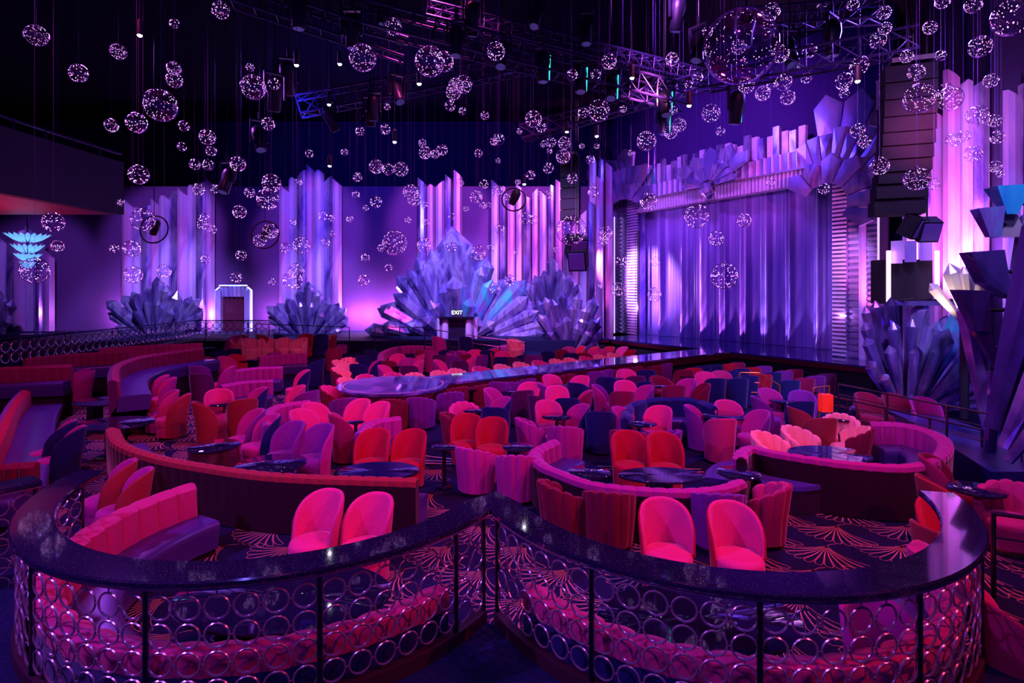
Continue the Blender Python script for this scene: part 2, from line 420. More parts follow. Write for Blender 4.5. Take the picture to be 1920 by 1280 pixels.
# curtain: eight flat panels between gathered pleats with tied feet
cu = thing('stage_curtain', 'tall violet satin stage curtain with gathered pleats touching the stage floor', 'curtain', (0, 0, ZS))
CA = PL - pn * .55 - pd * .5; CB = SG(1590, 657.5).xy; cd = (CB - CA).normalized(); cn = Vector((cd.y, -cd.x)); cn = cn if cn.y < 0 else -cn
def curtain_s(px):
    k = (px - 960) / F
    # X = k*Y along CA + s*cd
    return (k * CA.y - CA.x) / (cd.x - k * cd.y)
bunch = [curtain_s(p) for p in (1247, 1288, 1325, 1362, 1402, 1441, 1488, 1541)]
Ltot = (CB - CA).length
edges = [0] + [(a + b) / 2 for a, b in zip(bunch[:-1], bunch[1:])] + [Ltot]
for bi in range(len(bunch)):
    s0, s1, bc = edges[bi], edges[bi + 1], bunch[bi]
    bw = .25 + .03 * (bi % 3)
    cols = []; n = 70
    for k in range(n + 1):
        s = s0 + (s1 - s0) * k / n; t = (s - bc) / bw
        col = []
        for j in range(25):
            z = j / 24 * 8.2
            env = math.exp(-(t * 1.15) ** 4) ; zz = z / 8.2
            amp = .10 * env * (1 + .5 * math.sin(bi * 2.1 + zz * 2))
            off = amp * math.sin(t * 6.5 + bi) + .30 * env + .02 * math.sin((s - s0) / (s1 - s0) * PI * 2 + bi * 1.3) * (1 - env)
            off += .006 * math.sin(s * 37 + bi) * (1 - env)
            ss = s
            if z < 1.0:
                kf = (1 - z) * env; off += .10 * kf * abs(math.sin(t * 7 + z * 9)); ss = bc + (s - bc) * (1 - .35 * kf) 
                off += .05 * kf * math.sin(z * 22 + bi)
            p = CA + cd * ss + cn * (.12 + off)
            zb = z if z > .25 else z + .10 * (1 - env) * (.25 - z) * 0
            col.append((p.x, p.y, zb + .012))
        cols.append(col)
    m = MB(); m.grid(cols); o = m.build('curtain_panel', curtain_m, cu, 60)
# ------------------------------------------------------------------ proscenium arch
pr = thing('proscenium_arch', 'silvery stage arch with fluted header, ribbed columns and corner fans of boards', 'stage arch', (0, 0, ZS))
def PP(s, o, z): p = PL + pd * s + pn * o; return (p.x, p.y, z - ZS)
def pbox(mb, s0, s1, o0, o1, z0, z1, mi=0):
    p = PP((s0 + s1) / 2, (o0 + o1) / 2, (z0 + z1) / 2); mb.box(p, (s1 - s0, o1 - o0, z1 - z0), prz, mi)
hz = 7.35
silver = foil('arch_silver', [(.3, (.20, .14, .45)), (.5, (.46, .38, .78)), (.62, (.65, .42, .82)), (.75, (.75, .25, .50))], .9, .28, .75)
silver2 = foil('arch_panel', [(.3, (.14, .10, .38)), (.5, (.30, .24, .62)), (.66, (.55, .28, .70)), (.8, (.75, .2, .42))], .6, .3, .6)
ridge = mat('header_ridge', (.78, .62, .95), .28, .35)  # pale ridges over dark bands paint in the fluting's light and shade
m = MB(); pbox(m, 0, pl, -.1, .25, hz, hz + .66); m.build('lower_header', crystal_c, pr)
m = MB(); k = 0
while k < pl: pbox(m, k, k + .07, .25, .34, hz + .03, hz + .64); k += .19
m.build('lower_ribbing', ridge, pr)
m = MB(); pbox(m, -.1, pl + .1, -.1, .45, hz + .68, hz + 1.42); m.build('upper_header', silver2, pr)
m = MB(); k = 0
while k < pl: pbox(m, k, k + .05, .45, .56, hz + .70, hz + 1.40); k += .38
m.build('upper_ribbing', ridge, pr)
m = MB(); pbox(m, 0, pl, .28, .36, hz - .05, hz + .02); pbox(m, 0, pl, .5, .6, hz + .62, hz + .69); m.build('header_trim', metal_ring, pr)
def col_side(sgn, s_in, ws, tube):
    # three ribbed shafts stepping outwards
    for w0, w1, of, dz, mt, rb in ((0, .42, .30, .16, crystal_a, ridge), (.42, 1.02, .15, .24, silver2, silver), (1.02, 1.35, .30, .2, silver, silver)):
        a, b = s_in + sgn * w0 * ws, s_in + sgn * w1 * ws; a, b = min(a, b), max(a, b)
        m = MB(); pbox(m, a, b, -.3, of - .06, ZS, hz + 1.7); m.build('shaft', mt, pr)
        m = MB(); z = ZS + .05
        while z < hz + 1.4: pbox(m, a + .01, b - .01, of - .06, of, z, z + dz * .5); z += dz
        m.build('shaft_ribbing', rb, pr)
    m = MB(); m.tube(PP(s_in + sgn * tube, .42, ZS), PP(s_in + sgn * tube, .42, hz), .035, 8); m.build('light_tube', em('tube_violet', (.6, .40, 1.0), 1.3), pr)
col_side(-1, 0, 2.2, 1.9); col_side(1, pl, 1.3, 1.8)
m = MB(); m.tube(PP(.16, .40, ZS), PP(.16, .40, hz - 1), .07, 8); m.tube(PP(.05, .5, ZS + .1), PP(.05, .5, hz - 1.2), .012, 5); m.build('black_batten', black, pr)
SX = [1]
def at_arch(px, py, o):
    k_ = (px - 960) / F; b0 = PL + pn * o; s_ = (k_ * b0.y - b0.x) / (pd.x - k_ * pd.y); y_ = b0.y + pd.y * s_
    return (s_, CZ - (py - HY) / F * y_)
def blade(mb, c, a, r0, r1, w0, w1, o0, th, point=.0, mi=0):
    # a flat board radiating from centre c=(s,z) at angle a in the plane of the arch
    ca, sa = math.cos(a), math.sin(a)
    def q(r, w, o): return PP(c[0] + (ca * r - sa * w) * SX[0], o, c[1] + sa * r + ca * w)
    ring = [(r0, -w0), (r1, -w1), (r1 + point, 0), (r1, w1), (r0, w0)]
    vs = [q(r, w, o0) for r, w in ring] + [q(r, w * .9, o0 + th) for r, w in ring]
    vs += [q((r0 + r1) / 2, 0, o0 + th * 1.15)]
    n = 5
    fs = [tuple(range(n)), ] + [(i, i + n, (i + 1) % n + n, (i + 1) % n) for i in range(n)] + [(n + i, 2 * n, n + (i + 1) % n) for i in range(n)]
    mb.add(vs, fs, mi)
def fan(c, a0, a1, rings, off):
    for ri, (r0, r1, n, pt) in enumerate(rings):
        for k in range(n):
            a = math.radians(a0 + (a1 - a0) * (k + .5) / n); da = math.radians(abs(a1 - a0)) / n / 2
            jl = R.uniform(-.10, .16) * (r1 - r0)
            m = MB(); blade(m, c, a, r0, r1 + jl, r0 * math.tan(da) * .96, r1 * math.tan(da) * .96, off - .14 * ri, .12, pt)
            m.build('fan_board', [silver, silver2, crystal_a][(k * 7 + ri * 3 + n) % 3], pr)
cR = at_arch(1552, 384, .8); cL = at_arch(1172, 398, .8); cM = at_arch(1333, 350, 1.1)
SX[0] = 1.12
fan(cR, 150, -40, [(.8, 1.55, 7, .3)], .95)
fan(cR, 116, -6, [(1.4, 2.75, 12, 0)], .78)
fan(cR, 100, 2, [(2.5, 3.7, 6, .45)], .55)
SX[0] = 1.9
fan(cL, 30, 200, [(.7, 1.4, 7, .25)], .95)
fan(cL, 62, 190, [(1.25, 2.4, 12, 0)], .78)
fan(cL, 84, 176, [(2.2, 3.2, 6, .35)], .55)
SX[0] = 1.5
fan(cM, 176, 4, [(.3, .95, 9, .15)], 1.25)
fan(cM, 150, 30, [(.8, 1.5, 5, .3)], 1.05)
m = MB(); m.lathe([(.0, -.4), (.26, -.2), (.32, 0), (.2, .25), (0, .35)], 8, PP(cM[0], 1.4, cM[1] - .15)); m.build('crest_gem', crystal_c, pr)
# row of boards standing on the header
k = -.2; i = 0
while k < pl - 1.2:
    hgt = hz + 1.42 + 1.05 + .18 * math.sin(i * 1.7) + (.10 if i % 2 else 0)
    m = MB(); pbox(m, k, k + .30, -.05 + .1 * (i % 2), .12 + .1 * (i % 2), hz + 1.35, hgt)
    m.build('header_board', [pil_a, pil_b, crystal_a, crystal_b][(i * 5) % 4 if i % 7 == 3 else (i % 2) * 2], pr); k += .36 + .06 * (i % 3 == 0); i += 1
# ------------------------------------------------------------------ tall pointed pilasters on the walls
PIL = []
def pilaster(px, py_top, py_bot, wpx, Y, tone, cut, zone, face=0, dy=0):
    X0 = (px - 960) / F * Y; z0 = BZ if (Y > 30 and X0 < 2.8) else FZ; z1 = CZ - (py_top - HY) / F * Y
    w_ = wpx / F * Y; X = (px - 960) / F * Y; h = z1 - z0; dpt = w_ * .55
    t = thing('crystal_pilaster', 'tall pointed %s mirrored pilaster %s' % (tone, zone), 'wall pilaster', (X, Y + dy, z0), face, zone, px)
    m = MB()
    hw = w_ / 2; cutz = w_ * (.9 if cut else .5)
    # half hexagon in plan, slanted top
    plan = [(-hw, 0), (-hw * .86, -dpt * .7), (-hw * .2, -dpt), (hw * .55, -dpt), (hw, 0)]
    top = []
    for (x, y) in plan:
        if cut == 1: zz = h - cutz * (x + hw) / w_
        elif cut == 2: zz = h - cutz * (hw - x) / w_
        else: zz = h - cutz * abs(x) / hw
        top.append((x, y, zz))
    vs = [(x, y, 0) for x, y in plan] + top + [(0, 0, h if not cut else h - cutz * .5)]
    n = 5
    m.add(vs, [(i, i + 1, n + i + 1, n + i) for i in range(n - 1)] + [(n + i, n + i + 1, 2 * n) for i in range(n - 1)] + [(4, 0, n, 10, n + 4), (0, 4, 3, 2, 1)])
    m.build('faceted_shaft', {'violet': pil_a, 'rosy': pil_b, 'bluish': crystal_a}[tone], t)
    return t
def cluster(x0, x1, tops, bot, Y, zone, face=0):
    n = len(tops); w_ = (x1 - x0) / n
    for i, ty in enumerate(tops):
        pilaster(x0 + w_ * (i + .5), ty, bot, w_ * (1.0 if i % 2 == 0 else .86), Y + (.0 if i % 2 == 0 else .12), ['violet', 'rosy', 'bluish'][(i * 2 + n) % 3], (i * 5 + 1) % 3 if i < n - 1 else 1, zone, face)
cluster(-6, 104, [440, 455, 430, 424, 450, 470], 645, 32.6, 'under the side balcony')
cluster(232, 404, [372, 388, 384, 372, 366, 356, 352, 346, 340, 334], 640, 32.7, 'left of the neon doorway')
cluster(525, 641, [345, 332, 318, 308, 318, 330, 334], 640, 32.7, 'right of the neon doorway')
cluster(783, 867, [332, 345, 338, 327, 318], 640, 32.7, 'behind the giant crystal burst')
cluster(921, 1056, [337, 348, 372, 345, 368, 352, 358, 346, 336], 640, 32.2, 'between giant burst and stage')
cluster(1056, 1132, [350, 420, 392, 380, 330], 638, 31.8, 'beside the arch far column')
cluster(1104, 1150, [292, 298, 305], 560, 32.8, 'above the arch far corner')
cluster(1610, 1664, [190, 178, 168], 660, 21.2, 'beside the arch near column')
cluster(1692, 1768, [300, 260, 210], 720, 16.6, 'behind the hanging speaker array')
cluster(1768, 1874, [132, 150, 140, 152], 600, 15.9, 'on the wall right of the speakers')
cluster(1880, 1960, [170, 150, 165], 640, 14.3, 'behind the leaning mirrored blocks')

# ------------------------------------------------------------------ crystal bursts
def spike(mb, b, t, wpx, Y, depth, off, flat=0):
    # faceted crystal from base b to tip t, both seen at distance Y; off moves it towards the viewer
    B = P(b[0], b[1], Y); T = P(t[0], t[1], Y); B.y -= off * .4; T.y -= off
    ax = (T - B); L = ax.length; ax.normalize()
    side = ax.cross(Vector((0, 1, 0))).normalized(); fr = ax.cross(side).normalized()
    if fr.y > 0: fr = -fr
    W = wpx / F * Y / 2
    def ring(t_, k): return [B + ax * (L * t_) + side * (x * W * k) + fr * (y * W * k * depth) for x, y in ((-1, 0), (-.55, .75), (.1, 1), (.7, .7), (1, 0), (.1, -.6))]
    r0, r1, r2 = ring(0, .42), ring(.5, .80), ring(max(.6, 1 - .55 * (2 * W) / L) if not flat else .9, 1)
    top = B + ax * L + side * (.12 * W) + fr * (.25 * W * depth)
    vs = r0 + r1 + r2 + [top]; n = 6; fs = [tuple(range(n))]
    for j in (0, 1):
        for i in range(n): fs.append((j*n+i, j*n+(i+1)%n, (j+1)*n+(i+1)%n, (j+1)*n+i))
    for i in range(n): fs.append((2*n+i, 2*n+(i+1)%n, 3*n))
    o = [tuple(p) for p in vs]; mb.add(o, fs)
def burst(name, label, base, Y, tips, mats, spread=.35, px=0, depth=.9):
    b0 = P(base[0], base[1], Y)
    t = thing(name, label, 'crystal burst', b0, 0, None, px)
    for i, tp in enumerate(tips):
        tx, ty, wpx = tp[:3]; off = tp[3] if len(tp) > 3 else 0
        bx = base[0] + (tx - base[0]) * spread * .35; by = base[1] + min(0, (ty - base[1]) * .05)
        m = MB(); spike(m, (bx, by), (tx, ty), wpx, Y, depth, off)
        m.v = [(p[0] - b0.x, p[1] - b0.y, p[2] - b0.z) for p in m.v]
        m.build('crystal', mats[(i * 5 + len(tips)) % len(mats)] if len(tp) < 5 else tp[4], t)
    return t
CM = [crystal_a, crystal_c, crystal_a, crystal_c, crystal_a]
CB_ = [crystal_a, crystal_b, crystal_c, crystal_a, crystal_b]
burst('crystal_burst', 'fan of smoky crystals against the wall left of the neon doorway', (297, 642), 31.2,
      [(297,518,24),(276,534,20),(318,534,22,.1),(255,545,26,.2),(340,545,26,.2),(230,552,22),(362,556,22),(206,562,24,.2),(386,560,26,.2),
       (204,585,22),(384,583,22),(222,610,20,.2),(372,604,20,.2),(214,630,16,.1),(388,628,16,.1),(285,560,16,.5),(310,562,16,.5),(262,580,16,.5),(335,578,16,.5)], CM, px=297)
burst('crystal_burst', 'fan of smoky crystals against the wall right of the neon doorway', (579, 642), 31.2,
      [(580,527,22),(561,541,20),(600,543,20,.1),(541,557,22,.2),(620,556,22,.2),(520,566,22),(638,568,20),(503,572,22,.2),(653,577,22,.2),
       (503,592,20),(655,596,20),(512,615,18,.2),(646,618,18,.2),(570,565,15,.5),(592,566,15,.5),(550,585,15,.5),(612,583,15,.5)], CM, px=579)
burst('crystal_burst', 'dark fan of crystals under the side balcony', (-22, 640), 30.6,
      [(-22,520,26),(5,545,24),(28,560,24),(28,590,22,.2),(20,615,20,.2),(-50,550,24)], [crystal_c, crystal_a], px=0)
burst('crystal_burst', 'giant burst of mirrored crystals behind the exit sign and dark doorway', (862, 640), 30.4,
      [(852,424,70),(812,466,46,.2),(786,482,44,.4),(748,514,34,.5),(770,505,30,.7),(744,548,32,.8),(720,570,34,.8),(716,575,26,1.),(692,614,26,.9),(722,606,26,1.1),
       (886,460,36,.3),(916,482,34,.3,crystal_b),(906,500,28,.8),(926,524,30,.9,crystal_b),(960,520,34,.5),(986,526,36,.8,crystal_b),(992,556,34,1.0),(1010,582,30,1.2),(1018,566,28,.7),(1030,604,30,1.2),(1020,622,28,1.3),(980,640,26,1.4),
       (858,516,40,1.5),(838,530,28,1.4,crystal_b),(888,556,26,1.5,crystal_b),(815,560,26,1.5),(800,590,26,1.7),(905,590,26,1.6),(770,600,26,1.6),(932,600,24,1.7)], CB_, px=860, spread=.6)
burst('crystal_burst', 'tall crystal fan rising behind the smaller fan beside the stage', (1040, 640), 29.8,
      [(1035,481,22),(1020,506,20,.1),(1050,504,20,.1),(1003,515,24,.2),(1070,514,24,.2),(990,530,20,.3),(1085,532,20,.2),(1008,560,20,.3),(1066,560,20,.3)], CM, px=1038)
burst('crystal_burst', 'front fan of clear violet crystals at the far stage corner', (1068, 664), 27.6,
      [(1054,545,24),(1022,556,20,.1),(1084,550,20,.1),(1036,560,22,.2),(1073,566,24,.2),(1012,590,22,.2),(1117,557,24,.1),(1100,572,22,.3),(1095,590,24,.3),
       (1009,587,20,.3),(1125,594,24,.3),(1129,622,20,.4),(1120,640,18,.4),(1040,600,18,.6),(1060,590,18,.7),(1082,604,18,.7),(1024,620,18,.5),(1107,618,18,.6),(1013,640,16,.5)], CM, px=1068, spread=.5)
burst('crystal_burst', 'large fan of glassy crystals behind the handrail right of the stage', (1690, 772), 14.6,
      [(1664,556,30,.1),(1718,562,34,.2),(1640,562,24,.0),(1618,572,24,.1),(1690,596,24,.4),(1740,600,30,.3),(1750,612,38,.5),(1795,576,44,.3,crystal_b),(1770,590,24,.1),
       (1607,600,26,.3),(1650,600,24,.5),(1600,628,24,.5,crystal_b),(1594,668,24,.7),(1812,622,34,.4),(1826,646,40,.6),(1806,662,26,.8),(1824,692,26,.7),(1800,700,20,.9),(1816,722,20,.8),
       (1632,640,24,.7),(1672,640,24,.9),(1712,640,24,.9),(1766,668,24,.9),(1612,690,18,.9),(1796,745,20,.9)], [crystal_a, crystal_c, crystal_a], px=1690, spread=.6)
burst('crystal_burst', 'pale glowing crystals leaning out beside the wall booth', (1815, 610), 12.6,
      [(1742,530,22,.0,gold_foil),(1765,492,34,.2,gold_foil),(1785,498,26,.3,gold_foil),(1812,474,40,.3),(1836,480,36,.5),(1800,520,24,.6,gold_foil)], [crystal_a], px=1790)
bq = bpy.data.objects['crystal_burst.007']; m = MB(); m.tube((0, .1, .2), (0, .1, .15 - bq.location.z), .09, 8); m.build('support_post', black, bq)
# leaning mirrored blocks on the right edge: inverted truncated pyramids
def block(label, tl, tr, bl, br, Y, mtl, dep=.55):
    a, b, c, d_ = P(*tl, Y), P(*tr, Y), P(*br, Y + .08), P(*bl, Y + .08)
    o = (a + b + c + d_) / 4
    t = thing('mirrored_block', label, 'mirrored block', (o.x, o.y, min(c.z, d_.z)), 0, None, (tl[0] + tr[0]) / 2)
    o = Vector(t.location)
    w1 = (b - a).length * dep; w2 = (c - d_).length * dep
    vs = [a, b, c, d_, a + Vector((.15 * w1, w1, 0)), b + Vector((.15 * w1, w1, 0)), c + Vector((.1 * w2, w2, 0)), d_ + Vector((.1 * w2, w2, 0))]
    m = MB(); m.add([p - o for p in vs], [(0, 3, 2, 1), (4, 5, 6, 7), (0, 1, 5, 4), (1, 2, 6, 5), (2, 3, 7, 6), (3, 0, 4, 7)]); m.build('mirrored_face', mtl, t)
    m = MB(); c_ = (a + b + c + d_) / 4 - o; m.tube((c_.x, c_.y + .15, c_.z), (13.0 - o.x, c_.y + 2.2, c_.z), .04, 6); m.build('mounting_arm', black, t)
crystal_t = foil('crystal_turquoise', [(.3, (.02, .35, .75)), (.5, (.05, .70, .90)), (.7, (.1, .45, .85))], 1.4, .25, .5)
crystal_n = foil('crystal_indigo', [(.3, (.03, .02, .12)), (.55, (.10, .07, .32)), (.75, (.22, .16, .5))], 1.2, .3, .6)
block('turquoise mirrored block, topmost at the right edge', (1870, 348), (1940, 344), (1888, 401), (1908, 401), 10.4, crystal_t)
block('blue clouded mirrored block left below the turquoise one', (1836, 390), (1886, 385), (1856, 444), (1878, 444), 10.2, crystal_b)
block('small pale mirrored block under the turquoise one', (1884, 402), (1908, 402), (1876, 444), (1926, 444), 10.6, gold_foil)
block('broad violet mirrored block above the dark one', (1820, 472), (1884, 468), (1850, 530), (1900, 560), 9.9, crystal_n)
block('dark upright mirrored block with flat top over the fan', (1800, 543), (1858, 545), (1828, 620), (1856, 622), 9.4, crystal_n)
block('dark mirrored wedge tapering down from the upright block', (1829, 621), (1858, 622), (1866, 690), (1880, 690), 9.5, crystal_n)
block('slim violet mirrored block low by the handrail', (1856, 697), (1876, 697), (1858, 740), (1874, 740), 9.4, crystal_a)
block('narrow mirrored pillar under the slim violet block', (1858, 741), (1876, 741), (1852, 850), (1868, 850), 9.4, crystal_n)
def leaner(label, b, t_, w, Y, mt, off=.3):
    o = P(b[0], b[1], Y); t = thing('leaning_crystal', label, 'leaning crystal', o, 0, None, t_[0])
    m = MB(); spike(m, b, t_, w, Y, .9, off, 1); m.v = [(p[0] - o.x, p[1] - o.y, p[2] - o.z) for p in m.v]; m.build('crystal_body', mt, t)
leaner('large red-tinged mirrored crystal leaning at the right edge', (1850, 800), (1935, 395), 84, 9.0, crystal_n)
leaner('violet crystal leaning right above the handrail end', (1868, 835), (1960, 590), 60, 8.6, crystal_a)
leaner('low crystal leaning right beside the narrow mirrored pillar', (1876, 860), (1990, 690), 46, 8.4, crystal_c)
leaner('slim silver crystal standing behind the mirrored blocks', (1880, 600), (1906, 395), 40, 11.2, crystal_c)
leaner('tall blue crystal leaning behind the glassy fan', (1866, 870), (1808, 548), 44, 10.9, crystal_a, 0)
# mirrored pedestal walls under those crystals
m = MB(); m.prism([(7.7, 9.0), (9.6, 9.0), (9.9, 12.6), (10.2, 15), (9.4, 15.4), (8.9, 12.6)], FZ, .15)
tag(m.build('crystal_plinth', mat('plinth_blue', (.03, .03, .16), .3)), 'dark plinth carrying the right-hand crystals behind the handrails', 'plinth')

# ------------------------------------------------------------------ wall booth with dark opening right of the stage
bt = thing('control_booth', 'dark open control booth in mirrored wall above the glassy fan', 'control booth', P(1708, 570, 15.0))
o = Vector(bt.location)
def rel(p): return Vector(p) - o
m = MB()
a = P(1664, 570, 15.0); b = P(1754, 570, 15.0); top = P(1700, 486, 15.0).z
m.box(rel(((a.x + b.x) / 2, 15.4, (a.z + top) / 2)), (b.x - a.x, .6, top - a.z)); m.build('opening', blackcloth, bt)
for px_ in (1680, 1706, 1735):
    m = MB(); c = P(px_, 470, 14.9)
    m.prism([(rel(c).x + x, rel(c).y + y) for x, y in ((-.14, 0), (.02, -.22), (.18, 0))], rel(P(px_, 492 - (px_ - 1700) * .1, 14.9)).z, rel(P(px_, 452, 14.9)).z); m.build('canopy_crystal', pil_a, bt)
for px_ in (1666, 1757):
    m = MB(); m.tube(rel(P(px_, 570, 14.8)), rel(P(px_, 470, 14.8)), .05, 8); m.build('light_tube', neon_pink, bt)
m = MB(); c = P(1740, 568, 14.4); m.box(rel(c), (1.5, .5, .12)); m.build('console_ledge', silver2, bt)
m = MB()
for k in range(16): m.box(rel(P(1690 + k * 7, 564, 14.3)), (.06 + .03 * (k % 3), .2, .05 + .03 * (k % 4)))
m.build('console', black, bt)

# ------------------------------------------------------------------ doorways
def door_frame():
    t = thing('neon_doorway', 'dark red double door framed by glowing blue neon and mirrored posts', 'door', P(442, 628, 32.7))
    o = Vector(t.location); s = 32.7 / F
    m = MB(); m.box((0, .0, 47 * s), (54 * s, .25, 94 * s)); m.build('door_leaf', mat('door_red', (.10, .01, .04), .4), t)
    for sg in (-1, 1):
        m = MB(); m.box((sg * 27 * s, -.2, 42 * s), (10 * s, .4, 84 * s)); m.build('post', pil_a, t)
        m = MB(); m.tube((sg * 33.5 * s, -.25, 0), (sg * 33.5 * s, -.25, 84 * s), .04, 8); m.tube((sg * 33.5 * s, -.25, 84 * s), (sg * 26 * s, -.25, 90 * s), .04, 8); m.build('neon_tube', neon_blue, t)
    for k in range(7):
        x = (-24 + k * 8) * s; m = MB(); m.prism([(x - 4 * s, -.1), (x, -.35), (x + 4 * s, -.1)], 72 * s, (90 + (4 if k in (2, 3, 4) else 0)) * s); m.build('crown_crystal', pil_a, t)
    m = MB(); m.tube((-26 * s, -.3, 93 * s), (26 * s, -.3, 93 * s), .035, 8); m.build('neon_tube', neon_blue, t)
door_frame()
t = thing('dark_doorway', 'dark doorway with curved mirrored jambs under the giant crystal burst', 'door', P(857, 655, 27.8))
s = 27.8 / F
m = MB(); m.box((0, .1, 30 * s), (36 * s, .3, 60 * s)); m.build('opening', blackgloss, t)
for sg in (-1, 1):
    for k in range(3):
        m = MB(); m.lathe([(.17, 0), (.17, 58 * s)], 10, (sg * (22 + k * 5) * s, -.05 + .08 * k, 0)); m.build('jamb', crystal_a if k % 2 else pil_a, t)
m = MB(); m.box((0, 0, 60 * s), (66 * s, .7, 3 * s)); m.build('canopy', metal_dark, t)
ex = thing('exit_sign', 'small illuminated EXIT sign standing on canopy of the dark doorway', 'exit sign', P(857, 594, 27.6))
m = MB(); m.box((0, 0, 8 * s), (20 * s, .08, 12 * s)); m.build('sign_box', black, ex)
cd_ = bpy.data.curves.new('lettering', 'FONT'); cd_.body = 'EXIT'; cd_.align_x = 'CENTER'; cd_.align_y = 'CENTER'; cd_.size = 10 * s; cd_.extrude = .005
cd_.materials.append(exit_white)
tx = bpy.data.objects.new('lettering', cd_); COL.objects.link(tx); bpy.context.view_layer.update()
me_ = bpy.data.meshes.new_from_object(tx); bpy.data.objects.remove(tx)
tx = link('lettering', me_, ex); tx.location = (0, -.06, 8 * s); tx.rotation_euler = (PI / 2, 0, 0)

# ------------------------------------------------------------------ side balcony
t = thing('side_balcony', 'dark curved side balcony with red-lit underside at the left', 'balcony', (-12.9, 15.5, 5.5))
def bal(x0, x1, z0, z1, y0=4.0, y1=18.3):
    n = 20; a = []; b = []
    for k in range(n + 1):
        yy = y0 + (y1 - y0) * k / n - 15.5; bow = .35 * ((k / n - .6) ** 2) * 4
        a.append((x0 + bow, yy)); b.append((x1 + bow, yy))
    return a + b[::-1]
m = MB(); m.prism(bal(.0, -.3, 0, 0), 0, 1.7); m.build('fascia', mat('balcony_fascia', (.014, .008, .035), .7), t)
m = MB(); m.prism(bal(-.3, -12, 0, 0), 0, .3); m.build('balcony_slab', mat('balcony_soffit', (.20, .03, .08), .5), t)
m = MB(); m.prism(bal(-.05, -.14, 0, 0), 1.95, 2.0)
m.build('top_rail', metal_dark, t)
for k in range(14):
    m = MB(); m.tube((.0, -11 + k * 1.0, 1.7), (.0, -11 + k * 1.0, 1.95), .02, 5); m.build('post', metal_dark, t)
light('balcony_soffit_light', 'AREA', (-15.5, 16, 4.0), (-15.5, 16, 6), 60, (1.0, .05, .25), 3)
# stacked shell chandelier under the balcony
ch = thing('shell_chandelier', 'tiered blue glass shell chandelier hanging under the side balcony', 'chandelier', P(52, 500, 20))
s = 20 / F
shellm = mat('shell_glass', (.25, .45, .95), .25, .3, emit=(.15, .45, 1.0), estr=.9)
for (zc, rr, hh, n) in ((54 * s, 36 * s, 16 * s, 22), (34 * s, 26 * s, 16 * s, 18), (18 * s, 22 * s, 14 * s, 16), (4 * s, 13 * s, 12 * s, 12)):
    m = MB()
    for k in range(n):
        a = 2 * PI * k / n; w_ = PI / n * .9
        def q(aa, r_, z_): return (math.cos(aa) * r_, math.sin(aa) * r_, zc + z_)
        m.add([q(a - w_ * .4, rr * .3, -hh * .5), q(a + w_ * .4, rr * .3, -hh * .5), q(a + w_, rr * .85, hh * .25), q(a, rr, hh * .5), q(a - w_, rr * .85, hh * .25),
               q(a, rr * .6, -hh * .2)], [(0, 1, 5), (1, 2, 5), (2, 3, 5), (3, 4, 5), (4, 0, 5)])
    m.build('shell_tier', shellm, ch)
m = MB(); m.tube((0, 0, 0), (0, 0, 130 * s), .03, 6); m.build('stem', metal_dark, ch)

# ------------------------------------------------------------------ lattice handrails of linked rings
def rail_path(name, label, pts, ztop, zbot, counter_w=None, post_every=1.3, rr=.085, minor=.0085, group=None, px=0, rows=None, post_r=.022, toprail=True, nseg=20):
    pts = [Vector((p[0], p[1])) for p in pts]
    t = thing(name, label, 'railing', (pts[0].x, pts[0].y, zbot), 0, group, px); o = Vector(t.location)
    pitch = 2 * rr + .03
    rs = resample(pts, pitch); n = len(rs)
    per = max(1, int(round(post_every / pitch)))
    rows = rows or int((ztop - zbot - .14) / pitch)
    i = 0
    while i < n - 1:
        m = MB(); e = min(n - 1, i + per)
        for k in range(i, e):
            c = (rs[k] + rs[k + 1]) / 2; d = (rs[k + 1] - rs[k]).normalized(); q = Vector((-d.y, d.x, 0)).to_track_quat('Z', 'Y')
            for r_ in range(rows):
                z = ztop - .06 - pitch * (r_ + .5); cc_ = Vector((c.x, c.y, z)) - o
                m.torus(cc_, q, rr, minor, nseg, 5)
                dv = Vector((d.x, d.y, 0))
                m.tube(cc_ + dv * rr, cc_ + dv * (rr + .034), .006, 5)
                m.tube(cc_ + Vector((0, 0, rr)), cc_ + Vector((0, 0, rr + .034)), .006, 5)
        m.build('ring_lattice', metal_ring, t, 50)
        i = e
    for k in list(range(0, n, per)) + ([n - 1] if (n - 1) % per > 1 else []):
        p = rs[k]; m = MB(); m.tube(Vector((p.x, p.y, zbot)) - o, Vector((p.x, p.y, ztop)) - o, post_r, 8); m.build('post', metal_dark, t, 50)
    if toprail:
        m = MB(); m.path([Vector((p.x, p.y, ztop)) - o for p in rs], .028, 6); m.build('top_rail', metal_dark, t, 50); m = MB(); m.path([Vector((p.x, p.y, zbot + .06)) - o for p in rs], .018, 5); m.build('bottom_rail', metal_dark, t, 50)
    return t
